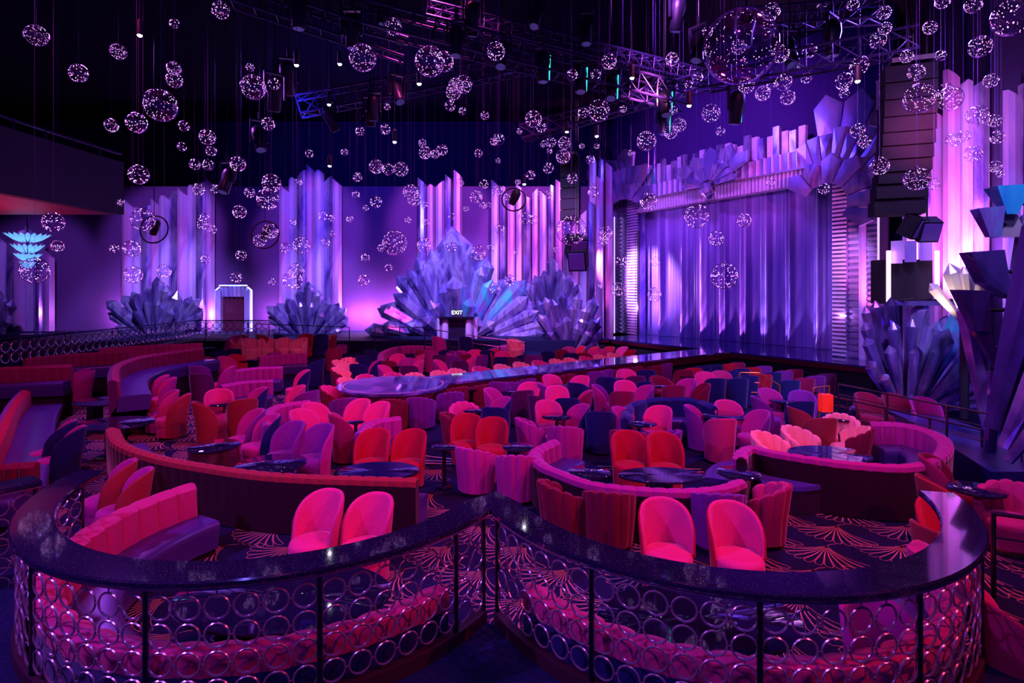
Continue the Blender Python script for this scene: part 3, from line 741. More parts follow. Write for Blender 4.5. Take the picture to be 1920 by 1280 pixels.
def counter_arc(label, c, r, a0, a1, px):
    n = 60; z1, th, w_ = 1.05, .055, .32
    t = thing('bar_counter', label, 'counter', (c.x + r * math.cos(math.radians((a0+a1)/2)), c.y + r * math.sin(math.radians((a0+a1)/2)), 1.0), 0, None, px); o = Vector(t.location)
    prof = [(w_, -th), (.012, -th), (0, -th + .012), (0, -.012), (.012, 0), (w_ - .012, 0), (w_, -.012)]
    rows = []
    for k in range(n + 1):
        a = math.radians(a0 + (a1 - a0) * k / n)
        rows.append([Vector((c.x + (r - pr_[0]) * math.cos(a), c.y + (r - pr_[0]) * math.sin(a), z1 + pr_[1])) - o for pr_ in prof])
    m = MB(); m.grid(rows, 0, True); m.add(rows[0], [tuple(range(7))]); m.add(rows[-1], [tuple(range(7))[::-1]])
    m.build('counter_top', counter, t, 40)
    return_t = t
    rows = [[Vector((c.x + (r - q_[0]) * math.cos(math.radians(a0 + (a1 - a0) * k / n)), c.y + (r - q_[0]) * math.sin(math.radians(a0 + (a1 - a0) * k / n)), z1 + q_[1])) - o for q_ in ((.02, -th), (.02, -th - .02), (.07, -th - .02), (.07, -th))] for k in range(n + 1)]
    m = MB(); m.grid(rows, 0, True); m.build('edge_trim', metal_ring, t, 40)
    return t
counter_arc('curved black stone counter over the left round booth', LC, LR, 182, 331.2, 500)
ct = counter_arc('curved speckled stone counter over the right round booth', RC, RR, 204.2, 346, 1400)
m = MB(); oo = ct.location; m.prism([(x - oo.x, y - oo.y) for x, y in ((-.205, 5.195), (RC.x + 2.14 * math.cos(math.radians(204.2)), RC.y + 2.14 * math.sin(math.radians(204.2))), (-.16, 5.66), (LC.x + 2.18 * math.cos(math.radians(331.2)), LC.y + 2.18 * math.sin(math.radians(331.2))))], 1.05 - oo.z - .054, 1.05 - oo.z - .0008); m.build('mitred_corner', counter, ct)
rail_path('ring_railing', 'linked-ring metal railing under the left curved counter', arc(LC, LR - .05, 182, 330.6, 80), 1.0, .0, post_every=1.3, toprail=False, px=500)
rail_path('ring_railing', 'linked-ring metal railing under the right curved counter', arc(RC, RR - .05, 205.0, 346, 80), 1.0, .0, post_every=1.3, toprail=False, px=1400)
for c, r, a0, a1, lb, px_ in ((LC, LR, 182, 331, 'dark curved kick plinth under the left ring railing', 500), (RC, RR, 204.5, 346, 'dark curved kick plinth under the right ring railing', 1400)):
    m = MB(); m.prism(arc(c, r - .02, a0, a1, 50) + arc(c, r - .10, a1, a0, 50), 0, .11); tag(m.build('kick_plinth', mat('plinth_maroon', (.035, .006, .02), .5)), lb, 'plinth')
L3 = Vector((-7.05, 7.35))
counter_arc('neighbouring dark counter cut by the left photo edge', L3, 2.46, 250, 326, 0)
rail_path('ring_railing', 'ring railing under the counter cut by the left edge', arc(L3, 2.40, 250, 325, 40), 1.0, FZ, toprail=False, px=0)
rail_path('ring_railing', 'distant ring-patterned railing along the back tier', [(-15.2, 15.3), (-15.2, 19), (-15.2, 23), (-15.2, 26.7), (-11.6, 26.75)], BZ + .95, BZ, rr=.15, minor=.016, post_every=2.0, px=200, nseg=12)
# plain bar handrails
def bar_rail(label, pts, zb, h, n_bars, mt, px, posts=None, r=.02, name='handrail'):
    pts = [Vector(p) for p in pts]
    t = thing(name, label, 'handrail', (pts[0].x, pts[0].y, zb), 0, None, px); o = Vector(t.location)
    for j in range(n_bars):
        z = h * (1 - j / n_bars * .95)
        m = MB(); m.path([Vector((p.x, p.y, p.z + z)) - o for p in pts], r if j == 0 else r * .5, 6); m.build('top_rail' if j == 0 else 'bar', mt, t, 50)
    rs = resample(pts, posts or 1.2)
    for p in rs:
        m = MB(); m.tube(Vector((p.x, p.y, p.z)) - o, Vector((p.x, p.y, p.z + h)) - o, r * 1.1, 6); m.build('post', mt, t, 50)
bronze = mat('bronze_rail', (.30, .14, .14), .3, 1.0)
e0 = G(1528, 735, .47); e1 = G(1841, 806, .47); e2 = G(1930, 845, .47)
bar_rail('front bronze bar handrail descending past the curved booth', [(e0.x, e0.y, FZ), (e1.x, e1.y, FZ)], FZ, .87, 4, bronze, 1680, .9)
e0 = G(1572, 720, .85); e1 = G(1915, 788, .85)
bar_rail('rear dark bar handrail before the large crystal fan', [(e0.x, e0.y, FZ), (e1.x, e1.y, FZ)], FZ, 1.25, 5, bronze, 1740, 1.1)
bar_rail('short dark handrail at the right edge beside the counter', [(4.6, 5.35, 0), (5.3, 5.0, 0), (6.2, 4.9, 0)], 0, .95, 4, metal_dark, 1900, .8)
goldr = mat('brass_lit', (1.0, .45, .10), .35, .9)  # orange light on the rails put into the brass colour
g0, g1, g2 = P(1388, 698, 16.5), P(1424, 699, 16.3), P(1462, 722, 15.4)
bar_rail('brass stair handrail among the chairs near the stage', [(g0.x, g0.y, g0.z - .9), (g1.x, g1.y, g1.z - .9), (g2.x, g2.y, g2.z - .9)], g0.z - .9, .9, 3, goldr, 1430, .6, .018)
g0, g1, g2 = P(1555, 716, 14.6), P(1530, 722, 14.4), P(1525, 740, 14.2)
bar_rail('orange-lit brass stair handrail beside the red step light', [(g0.x, g0.y, FZ), (g1.x, g1.y, FZ), (g2.x, g2.y, FZ)], FZ, .95, 3, goldr, 1540, .4, .018)
m = MB(); c = P(1548, 755, 13.6); m.box((c.x, c.y, c.z), (.26, .2, .42)); tag(m.build('step_light', mat('step_red', (.5, .01, .01), .5, emit=(1, .02, .01), estr=.5)), 'glowing red step light panel below the brass handrail', 'step light')
f0, f1, f2, f3 = P(703, 612, 24.6), P(790, 614, 24.4), P(905, 632, 24.0), P(985, 642, 23.8)
bar_rail('thin metal handrail in front of the giant crystal burst', [(p.x, p.y, p.z - 1.0) for p in (f0, f1, f2, f3)], f0.z - 1.0, 1.0, 3, metal_dark, 840, 1.1, .02)
f0, f1 = P(480, 607, 25.5), P(655, 613, 25.5)
bar_rail('thin metal handrail in front of the burst right of doorway', [(p.x, p.y, p.z - 1.0) for p in (f0, f1)], f0.z - 1, 1.0, 4, metal_dark, 560, 1.2, .02)
# ------------------------------------------------------------------ club chairs and shell chairs
plinth_m = mat('chair_plinth', (.55, .25, .18), .3, .9)
def club_meshes(inn, out):
    # wrapped round back with rounded rim, drum seat and short metal plinth; faces -Y
    m = MB(); rows = []; n = 26; TH = 104
    for k in range(n + 1):
        th = -TH + 2 * TH * k / n; a = math.radians(th); u_ = abs(th) / TH
        H = .44 + .51 * max(0, 1 - u_ ** 2.7) ** .55
        s_, c_ = math.sin(a), math.cos(a)
        row = []
        for r, z in ((.285, .05), (.30, .40), (.315, H - .03), (.308, H - .008), (.290, H), (.272, H - .012), (.262, H - .04), (.245, .42), (.24, .30)):
            zz = min(z, H); lean = max(0, zz - .4) * .12
            row.append((s_ * (r + lean * .3) , c_ * (r + lean), zz))
        rows.append(row)
    m.grid(rows[::-1], 0)
    # inner faces get the inner fabric
    for i in range(len(m.f)):
        j = i % 8
        if j >= 4: m.m[i] = 1
    m.add(rows[0], [tuple(range(9))], 0); m.add(rows[-1], [tuple(range(9))[::-1]], 0)
    back = m.mesh('backrest', [velvet(out), velvet(inn)], 60)
    m = MB(); m.lathe([(.20, .26), (.262, .27), (.275, .31), (.278, .40), (.262, .445), (.20, .462), (.0, .466)], 28, (0, -.03, 0)); seat = m.mesh('seat', velvet(inn), 60)
    m = MB(); m.lathe([(.24, .05), (.268, .06), (.268, .262), (.25, .268)], 24, (0, -.02, 0)); body = m.mesh('seat_base', velvet(inn), 60)
    m = MB(); m.lathe([(.21, 0), (.215, .01), (.215, .06)], 20); pl_ = m.mesh('plinth', plinth_m, 60)
    return (('backrest', back), ('seat', seat), ('seat_base', body), ('plinth', pl_))
def shell_meshes(inn, out):
    m = MB(); rows = []; NF = 8; per = 6; n = NF * per; TH = 112
    for k in range(n + 1):
        th = -TH + 2 * TH * k / n; a = math.radians(th); u_ = abs(th) / TH
        fl = abs(math.sin(PI * k / per)); fl = fl ** .55
        H = .62 + .215 * max(0, 1 - u_ ** 1.8) + .03 * fl - .01
        b = .022 * fl; s_, c_ = math.sin(a), math.cos(a); row = []
        for r, z in ((.315 + b * .6, .07), (.335 + b, .40), (.352 + b, H - .035), (.342 + b, H - .008), (.318, H), (.292 - b, H - .012), (.280 - b, H - .04), (.255 - b, .42), (.25, .32)):
            row.append((s_ * r, c_ * (r + max(0, z - .4) * .10), z))
        rows.append(row)
    m.grid(rows[::-1], 0)
    for i in range(len(m.f)):
        if i % 8 >= 4: m.m[i] = 1
    m.add(rows[0], [tuple(range(9))], 0); m.add(rows[-1], [tuple(range(9))[::-1]], 0)
    back = m.mesh('shell_back', [velvet(out), velvet(inn)], 34)
    m = MB(); m.lathe([(.22, .08), (.275, .09), (.285, .30), (.295, .33), (.298, .40), (.28, .445), (.22, .462), (.0, .466)], 28, (0, -.03, 0)); seat = m.mesh('seat', velvet(inn), 60)
    m = MB(); m.lathe([(.25, 0), (.255, .01), (.255, .075)], 24); pl_ = m.mesh('plinth', plinth_m, 60)
    return (('shell_back', back), ('seat', seat), ('plinth', pl_))
PROTO = {}
WN = {k: (k if k != 'dark' else 'blackish') for k in VEL}
CH = []
def facing(a):
    a = (a + 180) % 360 - 180
    if abs(a) <= 28: return 'facing the camera'
    if abs(a) >= 150: return 'seen from behind'
    return ('turned right' if a > 0 else 'turned left') if abs(a) < 115 else ('angled away right' if a > 0 else 'angled away left')
def chair(px, py, a, inn, out=None, kind='C', s=None, zone='', grp=None, dz=None):
    out = out or inn
    if s is None: s = 1.0 if not (px < 650 and py < 800) else 1.06
    H = (.95 if kind == 'C' else .855) * s
    Y = F * (CZ - FZ - H) / (py - HY); zf = FZ
    if dz is not None: zf = FZ + dz; Y = F * (CZ - zf - H) / (py - HY)
    elif Y > 23.45:
        zf = TZ; Y = max(23.95, F * (CZ - TZ - H) / (py - HY)); Y = min(Y, 26.2)
        if px > 1060: zf = FZ; Y = 24.5
    X = (px - 960) / F * Y; ar = math.radians(a)
    loc_ = (X + math.sin(ar) * .25 * s, Y - math.cos(ar) * .25 * s, zf)
    key = (kind, inn, out)
    c1 = WN[inn] if inn == out else '%s-and-%s' % (WN[inn], WN[out])
    base = c1 + (' round-backed chair' if kind == 'C' else ' scalloped chair')
    label = '%s %s %s' % (base, facing(a), zone)
    nm = 'club_chair' if kind == 'C' else 'shell_chair'
    if key not in PROTO:
        t = thing(nm, label, 'chair', loc_, ar, grp or zone, px); t.scale = (s, s, s)
        for n_, me in (club_meshes if kind == 'C' else shell_meshes)(inn, out): link(n_, me, t)
        PROTO[key] = t
    else:
        t = dup(PROTO[key], loc_, ar, (s, s, s)); tag(t, label, 'chair', grp or zone, px)
    CH.append((t.name, loc_, s))
    return t
def chairs(zone, rows, grp=None):
    for r in rows:
        r = list(r); kw = {}
        if isinstance(r[-1], dict): kw = r.pop()
        chair(*r, zone=zone, grp=grp, **kw)

chairs('beside the left round booth', [
 (240, 863, -62, 'magenta', 'rust'), (270, 879, -62, 'magenta', 'rust'), (617, 920, -24, 'pink', 'rose'), (708, 927, -24, 'pink', 'rose')])
chairs('behind the right speckled counter', [
 (1240, 936, 0, 'pink', 'red'), (1364, 942, 4, 'pink', 'red')])
chairs('in front of the middle booth', [
 (1030, 900, 115, 'maroon', 'maroon', 'S'), (1140, 915, 168, 'maroon', 'maroon', 'S'), (1352, 918, 172, 'purple', 'purple', 'S'), (1462, 905, -120, 'rose', 'wine', 'S')])
chairs('by the right counter end', [
 (1740, 852, 50, 'maroon', 'wine'), (1738, 892, 78, 'maroon', 'rust'), (1763, 938, -10, 'red', 'red'), (1738, 975, 100, 'purple', 'rust'),
 (1898, 903, -50, 'rose', 'rose', 'S'), (1840, 1105, 75, 'pink', 'wine'), (1622, 1118, 10, 'magenta', 'magenta')])
chairs('behind the long dark booth back', [
 (706, 804, -8, 'red', 'red'), (776, 805, -16, 'red', 'red'), (608, 795, -32, 'purple', 'magenta'), (556, 790, -32, 'purple', 'purple'),
 (513, 777, -50, 'magenta', 'navy'), (484, 767, -50, 'magenta', 'purple'), (628, 774, 118, 'rose', 'wine'), (577, 758, 60, 'pink', 'magenta'), (566, 764, 62, 'pink', 'magenta'),
 (375, 751, 130, 'maroon', 'rust'), (456, 746, -140, 'pink', 'rust'), (410, 729, 30, 'pink', 'rust'), (492, 726, -50, 'magenta', 'navy')])
chairs('by the two oval tables', [
 (130, 788, -62, 'magenta', 'navy'), (146, 799, -62, 'magenta', 'navy'), (325, 731, -58, 'magenta', 'rose'), (347, 738, -68, 'rose', 'rust'),
 (308, 703, -55, 'pink', 'magenta'), (322, 707, -55, 'pink', 'magenta'), (168, 693, -85, 'rose', 'magenta'), (158, 691, -85, 'rose', 'magenta')])
chairs('among the left tiered booths', [
 (368, 684, 178, 'purple', 'purple'), (370, 699, 178, 'purple', 'plum'), (388, 668, 165, 'red', 'wine'), (432, 686, -70, 'pink', 'magenta'),
 (420, 667, 70, 'rose', 'magenta'), (437, 664, 70, 'red', 'rose'), (563, 722, -60, 'pink', 'rose'), (583, 731, -120, 'purple', 'purple'),
 (574, 693, -60, 'pink', 'navy'), (600, 673, -110, 'purple', 'navy'), (628, 652, -150, 'magenta', 'wine'), (438, 653, -160, 'navy', 'navy'), (411, 655, -150, 'navy', 'navy'),
 (445, 636, -100, 'rose', 'magenta'), (460, 634, 120, 'red', 'wine'), (482, 628, 150, 'rust', 'rust')])
chairs('on the far left tier', [
 (469, 645, 40, 'coral', 'coral', 'S'), (457, 650, 50, 'coral', 'pink', 'S'), (490, 653, 30, 'coral', 'coral', 'S'),
 (537, 636, 25, 'coral', 'coral', 'S'), (566, 637, -20, 'coral', 'coral', 'S'), (521, 626, 160, 'navy', 'navy'), (606, 625, -160, 'navy', 'navy'), (572, 626, 5, 'red', 'red'), (620, 627, -40, 'coral', 'rust', 'S')])
chairs('left of the runway round end', [
 (630, 688, 80, 'coral', 'maroon', 'S'), (632, 674, 60, 'coral', 'maroon', 'S'), (657, 669, 20, 'coral', 'coral', 'S'), (652, 681, 30, 'coral', 'coral', 'S'),
 (675, 666, 172, 'navy', 'navy'), (671, 679, 175, 'navy', 'navy'), (700, 676, -70, 'magenta', 'navy'), (694, 655, 165, 'navy', 'navy'), (612, 722, 80, 'pink', 'maroon', 'S')])
chairs('beyond the runway at the centre', [
 (747, 663, 0, 'pink', 'pink'), (733, 675, 180, 'red', 'maroon'), (763, 672, -10, 'magenta', 'magenta'), (716, 684, 75, 'pink', 'magenta'), (765, 684, 178, 'purple', 'plum'),
 (785, 674, -70, 'pink', 'pink'), (790, 664, -70, 'rose', 'pink'), (819, 674, 75, 'pink', 'magenta'), (825, 665, 170, 'plum', 'plum'), (847, 666, 178, 'purple', 'purple'), (852, 657, 175, 'magenta', 'purple'),
 (861, 675, 178, 'purple', 'plum'), (873, 663, -150, 'maroon', 'maroon'), (887, 669, -75, 'pink', 'pink'), (893, 655, 0, 'pink', 'pink'), (904, 665, -150, 'purple', 'purple'), (916, 657, 175, 'navy', 'navy'),
 (942, 658, 0, 'pink', 'pink'), (940, 668, 178, 'navy', 'navy'), (961, 652, 30, 'coral', 'coral', 'S'), (977, 665, -130, 'navy', 'navy'), (1000, 664, 178, 'purple', 'purple', 'S'), (960, 668, 130, 'plum', 'plum'),
 (1033, 658, 176, 'navy', 'navy'), (1067, 660, 176, 'navy', 'navy'), (1050, 656, 10, 'maroon', 'maroon'), (1071, 652, -10, 'wine', 'wine'),
 (871, 654, 170, 'navy', 'navy'), (818, 654, 150, 'rose', 'magenta'), (790, 655, 170, 'wine', 'wine'), (835, 655, -160, 'purple', 'navy'), (806, 656, 160, 'purple', 'magenta'), (865, 657, 20, 'magenta', 'purple'), (925, 655, 20, 'red', 'maroon')])
chairs('by the far stage end', [
 (1094, 650, -60, 'red', 'red'), (1111, 649, -60, 'red', 'maroon'), (1128, 655, 5, 'rose', 'rose'), (1148, 654, -50, 'red', 'red'), (1168, 652, -60, 'pink', 'red'), (1186, 655, -60, 'red', 'wine'), (1114, 657, 30, 'pink', 'rose'), (1094, 661, 150, 'maroon', 'maroon')])
FAR = [(821,694),(853,690),(898,686),(938,682),(973,678),(1008,675),(1040,672),(1067,670),(1096,667),(1121,664),(1147,661)]
chairs('along the far runway side', [(x, y, 35, 'coral' if i % 3 != 2 else 'pink', 'coral', 'S') for i, (x, y) in enumerate(FAR)] +
 [(646, 707, 60, 'coral', 'pink', 'S'), (684, 701, 30, 'pink', 'coral', 'S'), (736, 698, 20, 'pink', 'coral', 'S'), (776, 698, 10, 'coral', 'coral', 'S')], 'coral shell chairs along the runway')
chairs('along the near runway side', [
 (650, 743, -150, 'purple', 'purple', 'S'), (734, 745, 178, 'maroon', 'maroon', 'S'), (785, 742, 172, 'purple', 'purple', 'S'), (848, 732, -160, 'purple', 'purple', 'S'), (862, 723, -150, 'maroon', 'maroon', 'S'),
 (905, 719, -150, 'maroon', 'maroon', 'S'), (955, 714, 178, 'purple', 'purple', 'S'), (990, 708, -150, 'purple', 'purple', 'S'), (1066, 699, -150, 'maroon', 'maroon', 'S'), (1138, 691, -150, 'purple', 'purple', 'S'),
 (1170, 688, -150, 'maroon', 'maroon', 'S'), (1194, 685, -150, 'maroon', 'maroon', 'S'), (1250, 679, -150, 'purple', 'purple', 'S'), (1231, 683, -150, 'maroon', 'maroon', 'S')], 'dark shell chairs along the runway')
chairs('in the middle of the floor', [
 (680, 748, -26, 'pink', 'pink'), (716, 753, -30, 'pink', 'pink'),
 (1030, 702, 25, 'pink', 'red'), (1092, 704, -40, 'pink', 'pink'), (1078, 716, 150, 'navy', 'navy'), (1044, 723, 0, 'pink', 'magenta'), (1064, 744, 176, 'navy', 'navy'),
 (1029, 751, 12, 'pink', 'rose'), (1097, 758, -65, 'magenta', 'navy'), (1102, 731, -100, 'rose', 'wine'), (995, 716, -20, 'pink', 'rose'), (1015, 717, 95, 'magenta', 'purple'),
 (918, 727, 65, 'magenta', 'magenta'), (934, 714, 170, 'purple', 'purple'), (948, 744, -60, 'magenta', 'navy'), (925, 761, 168, 'navy', 'navy'), (982, 730, -160, 'plum', 'plum'), (1002, 739, 130, 'navy', 'plum'),
 (1119, 695, 170, 'purple', 'purple'), (1137, 705, 172, 'navy', 'navy'), (1172, 692, 0, 'pink', 'pink'), (1170, 713, 0, 'pink', 'rose'), (1167, 731, 178, 'magenta', 'wine'), (1119, 721, 75, 'purple', 'magenta'),
 (1194, 703, -175, 'maroon', 'plum'), (1125, 768, 172, 'navy', 'navy'), (1160, 762, 55, 'magenta', 'magenta'), (1231, 761, -40, 'pink', 'magenta'),
 (1272, 720, 178, 'rose', 'wine'), (1296, 711, -60, 'magenta', 'purple'), (1232, 704, 20, 'maroon', 'maroon', 'S'), (1216, 722, -70, 'magenta', 'purple'), (1209, 713, -150, 'purple', 'navy'), (1212, 692, 172, 'navy', 'navy'), (1316, 717, -95, 'maroon', 'maroon')])
chairs('by the middle round tables', [
 (877, 776, 0, 'red', 'red'), (924, 782, -6, 'red', 'red'), (868, 753, 15, 'pink', 'pink', 'S'), (838, 772, 100, 'maroon', 'maroon', 'S'),
 (980, 782, 105, 'magenta', 'magenta', 'S'), (1058, 795, 170, 'purple', 'magenta', 'S'), (879, 835, 150, 'magenta', 'magenta', 'S'), (968, 848, 176, 'magenta', 'magenta', 'S'), (1178, 808, 0, 'red', 'red'), (1238, 811, 0, 'red', 'red'),
 (1175, 802, 160, 'wine', 'wine', 'S'), (1262, 805, -120, 'purple', 'purple', 'S')])
chairs('right of centre by small tables', [
 (1360, 750, 0, 'pink', 'pink'), (1357, 782, 179, 'magenta', 'rose'), (1293, 759, 70, 'magenta', 'purple'), (1430, 769, -75, 'magenta', 'purple'), (1436, 728, 15, 'magenta', 'magenta'), (1502, 732, -20, 'purple', 'purple'),
 (1418, 742, 80, 'purple', 'purple'), (1508, 750, 178, 'navy', 'navy'), (1490, 762, 95, 'maroon', 'rust'), (1341, 706, 179, 'navy', 'navy'), (1387, 707, 179, 'navy', 'navy'), (1555, 783, 178, 'rose', 'rust')])
chairs('inside the right curved booth', [(1427, 808, 32, 'coral', 'coral', 'S'), (1484, 798, 28, 'coral', 'coral', 'S'), (1576, 775, -30, 'coral', 'coral', 'S'), (1612, 796, -110, 'coral', 'maroon', 'S')])
chairs('before the near stage edge', [
 (1325, 698, -10, 'pink', 'pink'), (1350, 695, -10, 'rose', 'rose'), (1366, 681, 178, 'red', 'red'), (1382, 679, 178, 'red', 'wine'), (1321, 685, 178, 'navy', 'navy'), (1342, 683, 178, 'navy', 'navy'), (1370, 694, 178, 'navy', 'navy'),
 (1392, 690, 178, 'navy', 'navy'), (1414, 687, 178, 'red', 'red'), (1432, 685, 178, 'purple', 'purple'), (1303, 688, 178, 'red', 'red'), (1286, 691, 178, 'wine', 'maroon'), (1451, 697, 178, 'navy', 'navy'), (1471, 694, 178, 'purple', 'purple'),
 (1491, 691, 178, 'red', 'wine'), (1484, 711, 178, 'navy', 'navy'), (1512, 707, 178, 'red', 'wine'), (1532, 703, 178, 'purple', 'purple'), (1553, 699, 178, 'plum', 'plum'), (1410, 702, 178, 'navy', 'navy'), (1431, 700, 178, 'red', 'red')])
chairs('behind the right handrails', [(1626, 736, 2, 'maroon', 'maroon'), (1672, 738, 0, 'maroon', 'maroon'), (1719, 743, -6, 'magenta', 'magenta')])

# nudge apart chairs that would touch
obs = [[bpy.data.objects[n], Vector(l_), s_, Vector(l_)] for n, l_, s_ in CH]
for it in range(40):
    mv = 0
    for i in range(len(obs)):
        for j in range(i + 1, len(obs)):
            a, b = obs[i], obs[j]
            if abs(a[1].z - b[1].z) > .2: continue
            d = (b[1] - a[1]).xy; need = .60 * (a[2] + b[2]) / 2; L = d.length
            if 1e-4 < L < need:
                # mostly along the line of sight so that the view keeps its order
                k = d / L * (need - L) * .25; a[1].x -= k.x * .5; a[1].y -= k.y; b[1].x += k.x * .5; b[1].y += k.y; mv += 1
    if not mv: break
for o_, l_, s_, l0 in obs:
    d = l_ - l0; d = d * min(1, .38 / max(d.length, 1e-6)); o_.location = l0 + d

# ------------------------------------------------------------------ channel-tufted banquettes
def banquette(label, pts, side, inn='magenta', out=None, zf=FZ, h=.85, seat='leather', depth=.52, px=0, raw=False, seat_on=True, sc=False, flute=.21, roll=False):
    out = out or inn
    w = [Vector(p) for p in pts] if raw else [G(p[0], p[1], zf + h).xy for p in pts]
    line = resample(catmull(w, 10), flute / 6); n = len(line)
    if (n - 1) % 6: line = resample(catmull(w, 10), ((n - 1) * flute / 6) / (6 * max(1, round((n - 1) / 6)))); n = len(line)
    cen = line[n // 2]
    t = thing('banquette', label, 'banquette', (cen.x, cen.y, zf), 0, None, px)
    def nrm(k):
        a = line[max(0, k - 1)]; b = line[min(n - 1, k + 1)]; d = (b - a).normalized(); return Vector((-d.y, d.x)) * side
    rows = []; seatrows = []; prow = []
    for k in range(n):
        N = nrm(k); f_ = abs(math.sin(PI * k / 6)) ** .4; b = .06 * f_; dx = line[k] - cen
        hh = h + (.03 * f_ if sc else .012 * f_)
        prof = [(-.11, .02), (-.12, hh - .2 if roll else .3), (-.13 - b * .3, hh - .10), (-.115 - b * .4, hh - .03), (-.06, hh), (-.01, hh - .012), (.03 + b, hh - .06), (.03 + b, hh - .16), (.055 + b, .42), (.06, .30)]
        rows.append([(dx.x + N.x * q, dx.y + N.y * q, z) for q, z in prof])
        sp = [(.03, .10), (.03, .40), (.10, .455), (depth - .05, .46), (depth, .44), (depth + .015, .40), (depth, .33), (depth - .03, .10)]
        seatrows.append([(dx.x + N.x * q, dx.y + N.y * q, z) for q, z in sp])
        prow.append([(dx.x + N.x * q, dx.y + N.y * q, z) for q, z in ((-.08, FZ - zf), (-.08, .1), (depth - .08, .1), (depth - .08, FZ - zf))])
    if side < 0: pass
    m = MB(); m.grid(rows, 0)
    for i in range(len(m.f)):
        if i % 9 >= (1 if roll else (2 if out == 'dark' else 4)): m.m[i] = 1
    m.add(rows[0], [tuple(range(10))], 0); m.add(rows[-1], [tuple(range(10))[::-1]], 0)
    m.build('tufted_back', [velvet(out), velvet(inn)], t, 32)
    if seat_on:
        m = MB(); m.grid(seatrows, 0); m.add(seatrows[0], [tuple(range(8))]); m.add(seatrows[-1], [tuple(range(8))[::-1]])
        m.build('bench_seat', leather if seat == 'leather' else velvet(seat), t, 60)
    m = MB(); m.grid(prow, 0, True); m.build('plinth', blackcloth, t)
    return t
banquette('pink tufted banquette curving round inside the left ring railing', arc(LC, 2.22, 148, 322, 24), 1, 'rose', 'navy', px=400, raw=True, h=.86, flute=.27, roll=True)
banquette('pink tufted banquette curving round inside the right ring railing', arc(RC, 2.18, 212, 352, 24), 1, 'rose', 'navy', px=1400, raw=True, h=.86, flute=.27, roll=True)
banquette('long dark curved booth back sweeping across the left middle', [(214, 800), (232, 828), (300, 852), (400, 870), (500, 883), (600, 889), (700, 892), (784, 895)], 1, 'rust', 'dark', px=500, flute=.2)
banquette('deep magenta U-shaped booth in the middle around the red chairs', [(1046, 824), (1008, 845), (1020, 866), (1057, 882), (1113, 901), (1200, 911), (1280, 914), (1350, 908), (1385, 896)], 1, 'magenta', 'dark', px=1200, h=.76)
banquette('magenta curved booth at the right around the oval table', [(1384, 856), (1388, 842), (1408, 834), (1450, 843), (1520, 854), (1600, 864), (1700, 868), (1755, 850), (1768, 825), (1740, 806), (1690, 794), (1632, 792)], 1, 'magenta', 'dark', px=1600)
banquette('red velvet banquette with violet leather seat at the left edge', [(-40, 880), (0, 810), (30, 752), (62, 719)], -1, 'red', 'purple', px=20, depth=.75)
banquette('dark maroon banquette end behind the left neighbouring counter', [(-60, 880), (0, 872), (66, 868)], -1, 'maroon', 'maroon', px=30)
banquette('dull violet banquette back at the far left edge', [(-30, 735), (0, 722), (42, 700)], 1, 'purple', 'purple', px=10)
banquette('low maroon tufted banquette near the ring railing at far left', [(-20, 690), (50, 687), (134, 684)], -1, 'wine', 'wine', px=60, zf=.15)
banquette('long maroon banquette below the two cocktail tables', [(48, 672), (130, 664), (240, 658)], -1, 'wine', 'wine', px=140, zf=.15)
banquette('long magenta banquette against the distant ring railing', [(186, 653), (280, 647), (380, 643)], -1, 'rose', 'wine', px=280, zf=.15)
banquette('large dark red curved booth with violet leather seat on the left', [(216, 712), (216, 692), (228, 680), (265, 668), (320, 660), (381, 652)], -1, 'wine', 'plum', px=300, depth=.7, zf=.15)
banquette('magenta tufted banquette just below the neon doorway', [(333, 643), (400, 638), (475, 636)], -1, 'magenta', 'wine', px=400)
banquette('magenta banquette below the burst right of doorway', [(506, 662), (560, 654), (650, 648)], -1, 'magenta', 'purple', px=570)
banquette('farthest magenta banquette left of the exit doorway', [(633, 646), (700, 640), (768, 639)], -1, 'magenta', 'purple', px=700)
banquette('semicircular purple booth with deep channels beyond the runway', [(714, 676), (718, 660), (745, 650), (785, 648), (825, 652), (846, 664)], -1, 'magenta', 'purple', px=780)
banquette('short magenta banquette in the third stepped row from stage', [(486, 668), (530, 664), (576, 662)], -1, 'magenta', 'purple', px=530)
banquette('short magenta banquette in the second stepped row', [(435, 695), (480, 689), (530, 687)], -1, 'magenta', 'purple', px=480)
banquette('short magenta banquette in the nearest stepped row', [(416, 722), (460, 715), (512, 712)], -1, 'magenta', 'purple', px=460)
banquette('magenta tufted booth corner behind the purple chairs', [(506, 796), (508, 768), (535, 757), (583, 751)], -1, 'magenta', 'purple', px=540)
banquette('magenta booth back partly hidden behind the red chairs', [(678, 812), (700, 790), (752, 781)], -1, 'magenta', 'purple', px=720)
banquette('far magenta banquette right of the exit doorway', [(920, 655), (945, 647), (985, 646)], -1, 'magenta', 'purple', px=950)
banquette('navy banquette with scalloped top in the centre right', [(1176, 784), (1182, 762), (1215, 750), (1260, 747), (1305, 750), (1336, 762)], -1, 'navy', 'navy', px=1250, sc=True, flute=.62)
banquette('dark red banquette with blue seat behind the right handrails', [(1600, 748), (1660, 755), (1760, 768)], -1, 'wine', 'maroon', px=1680, h=.6)
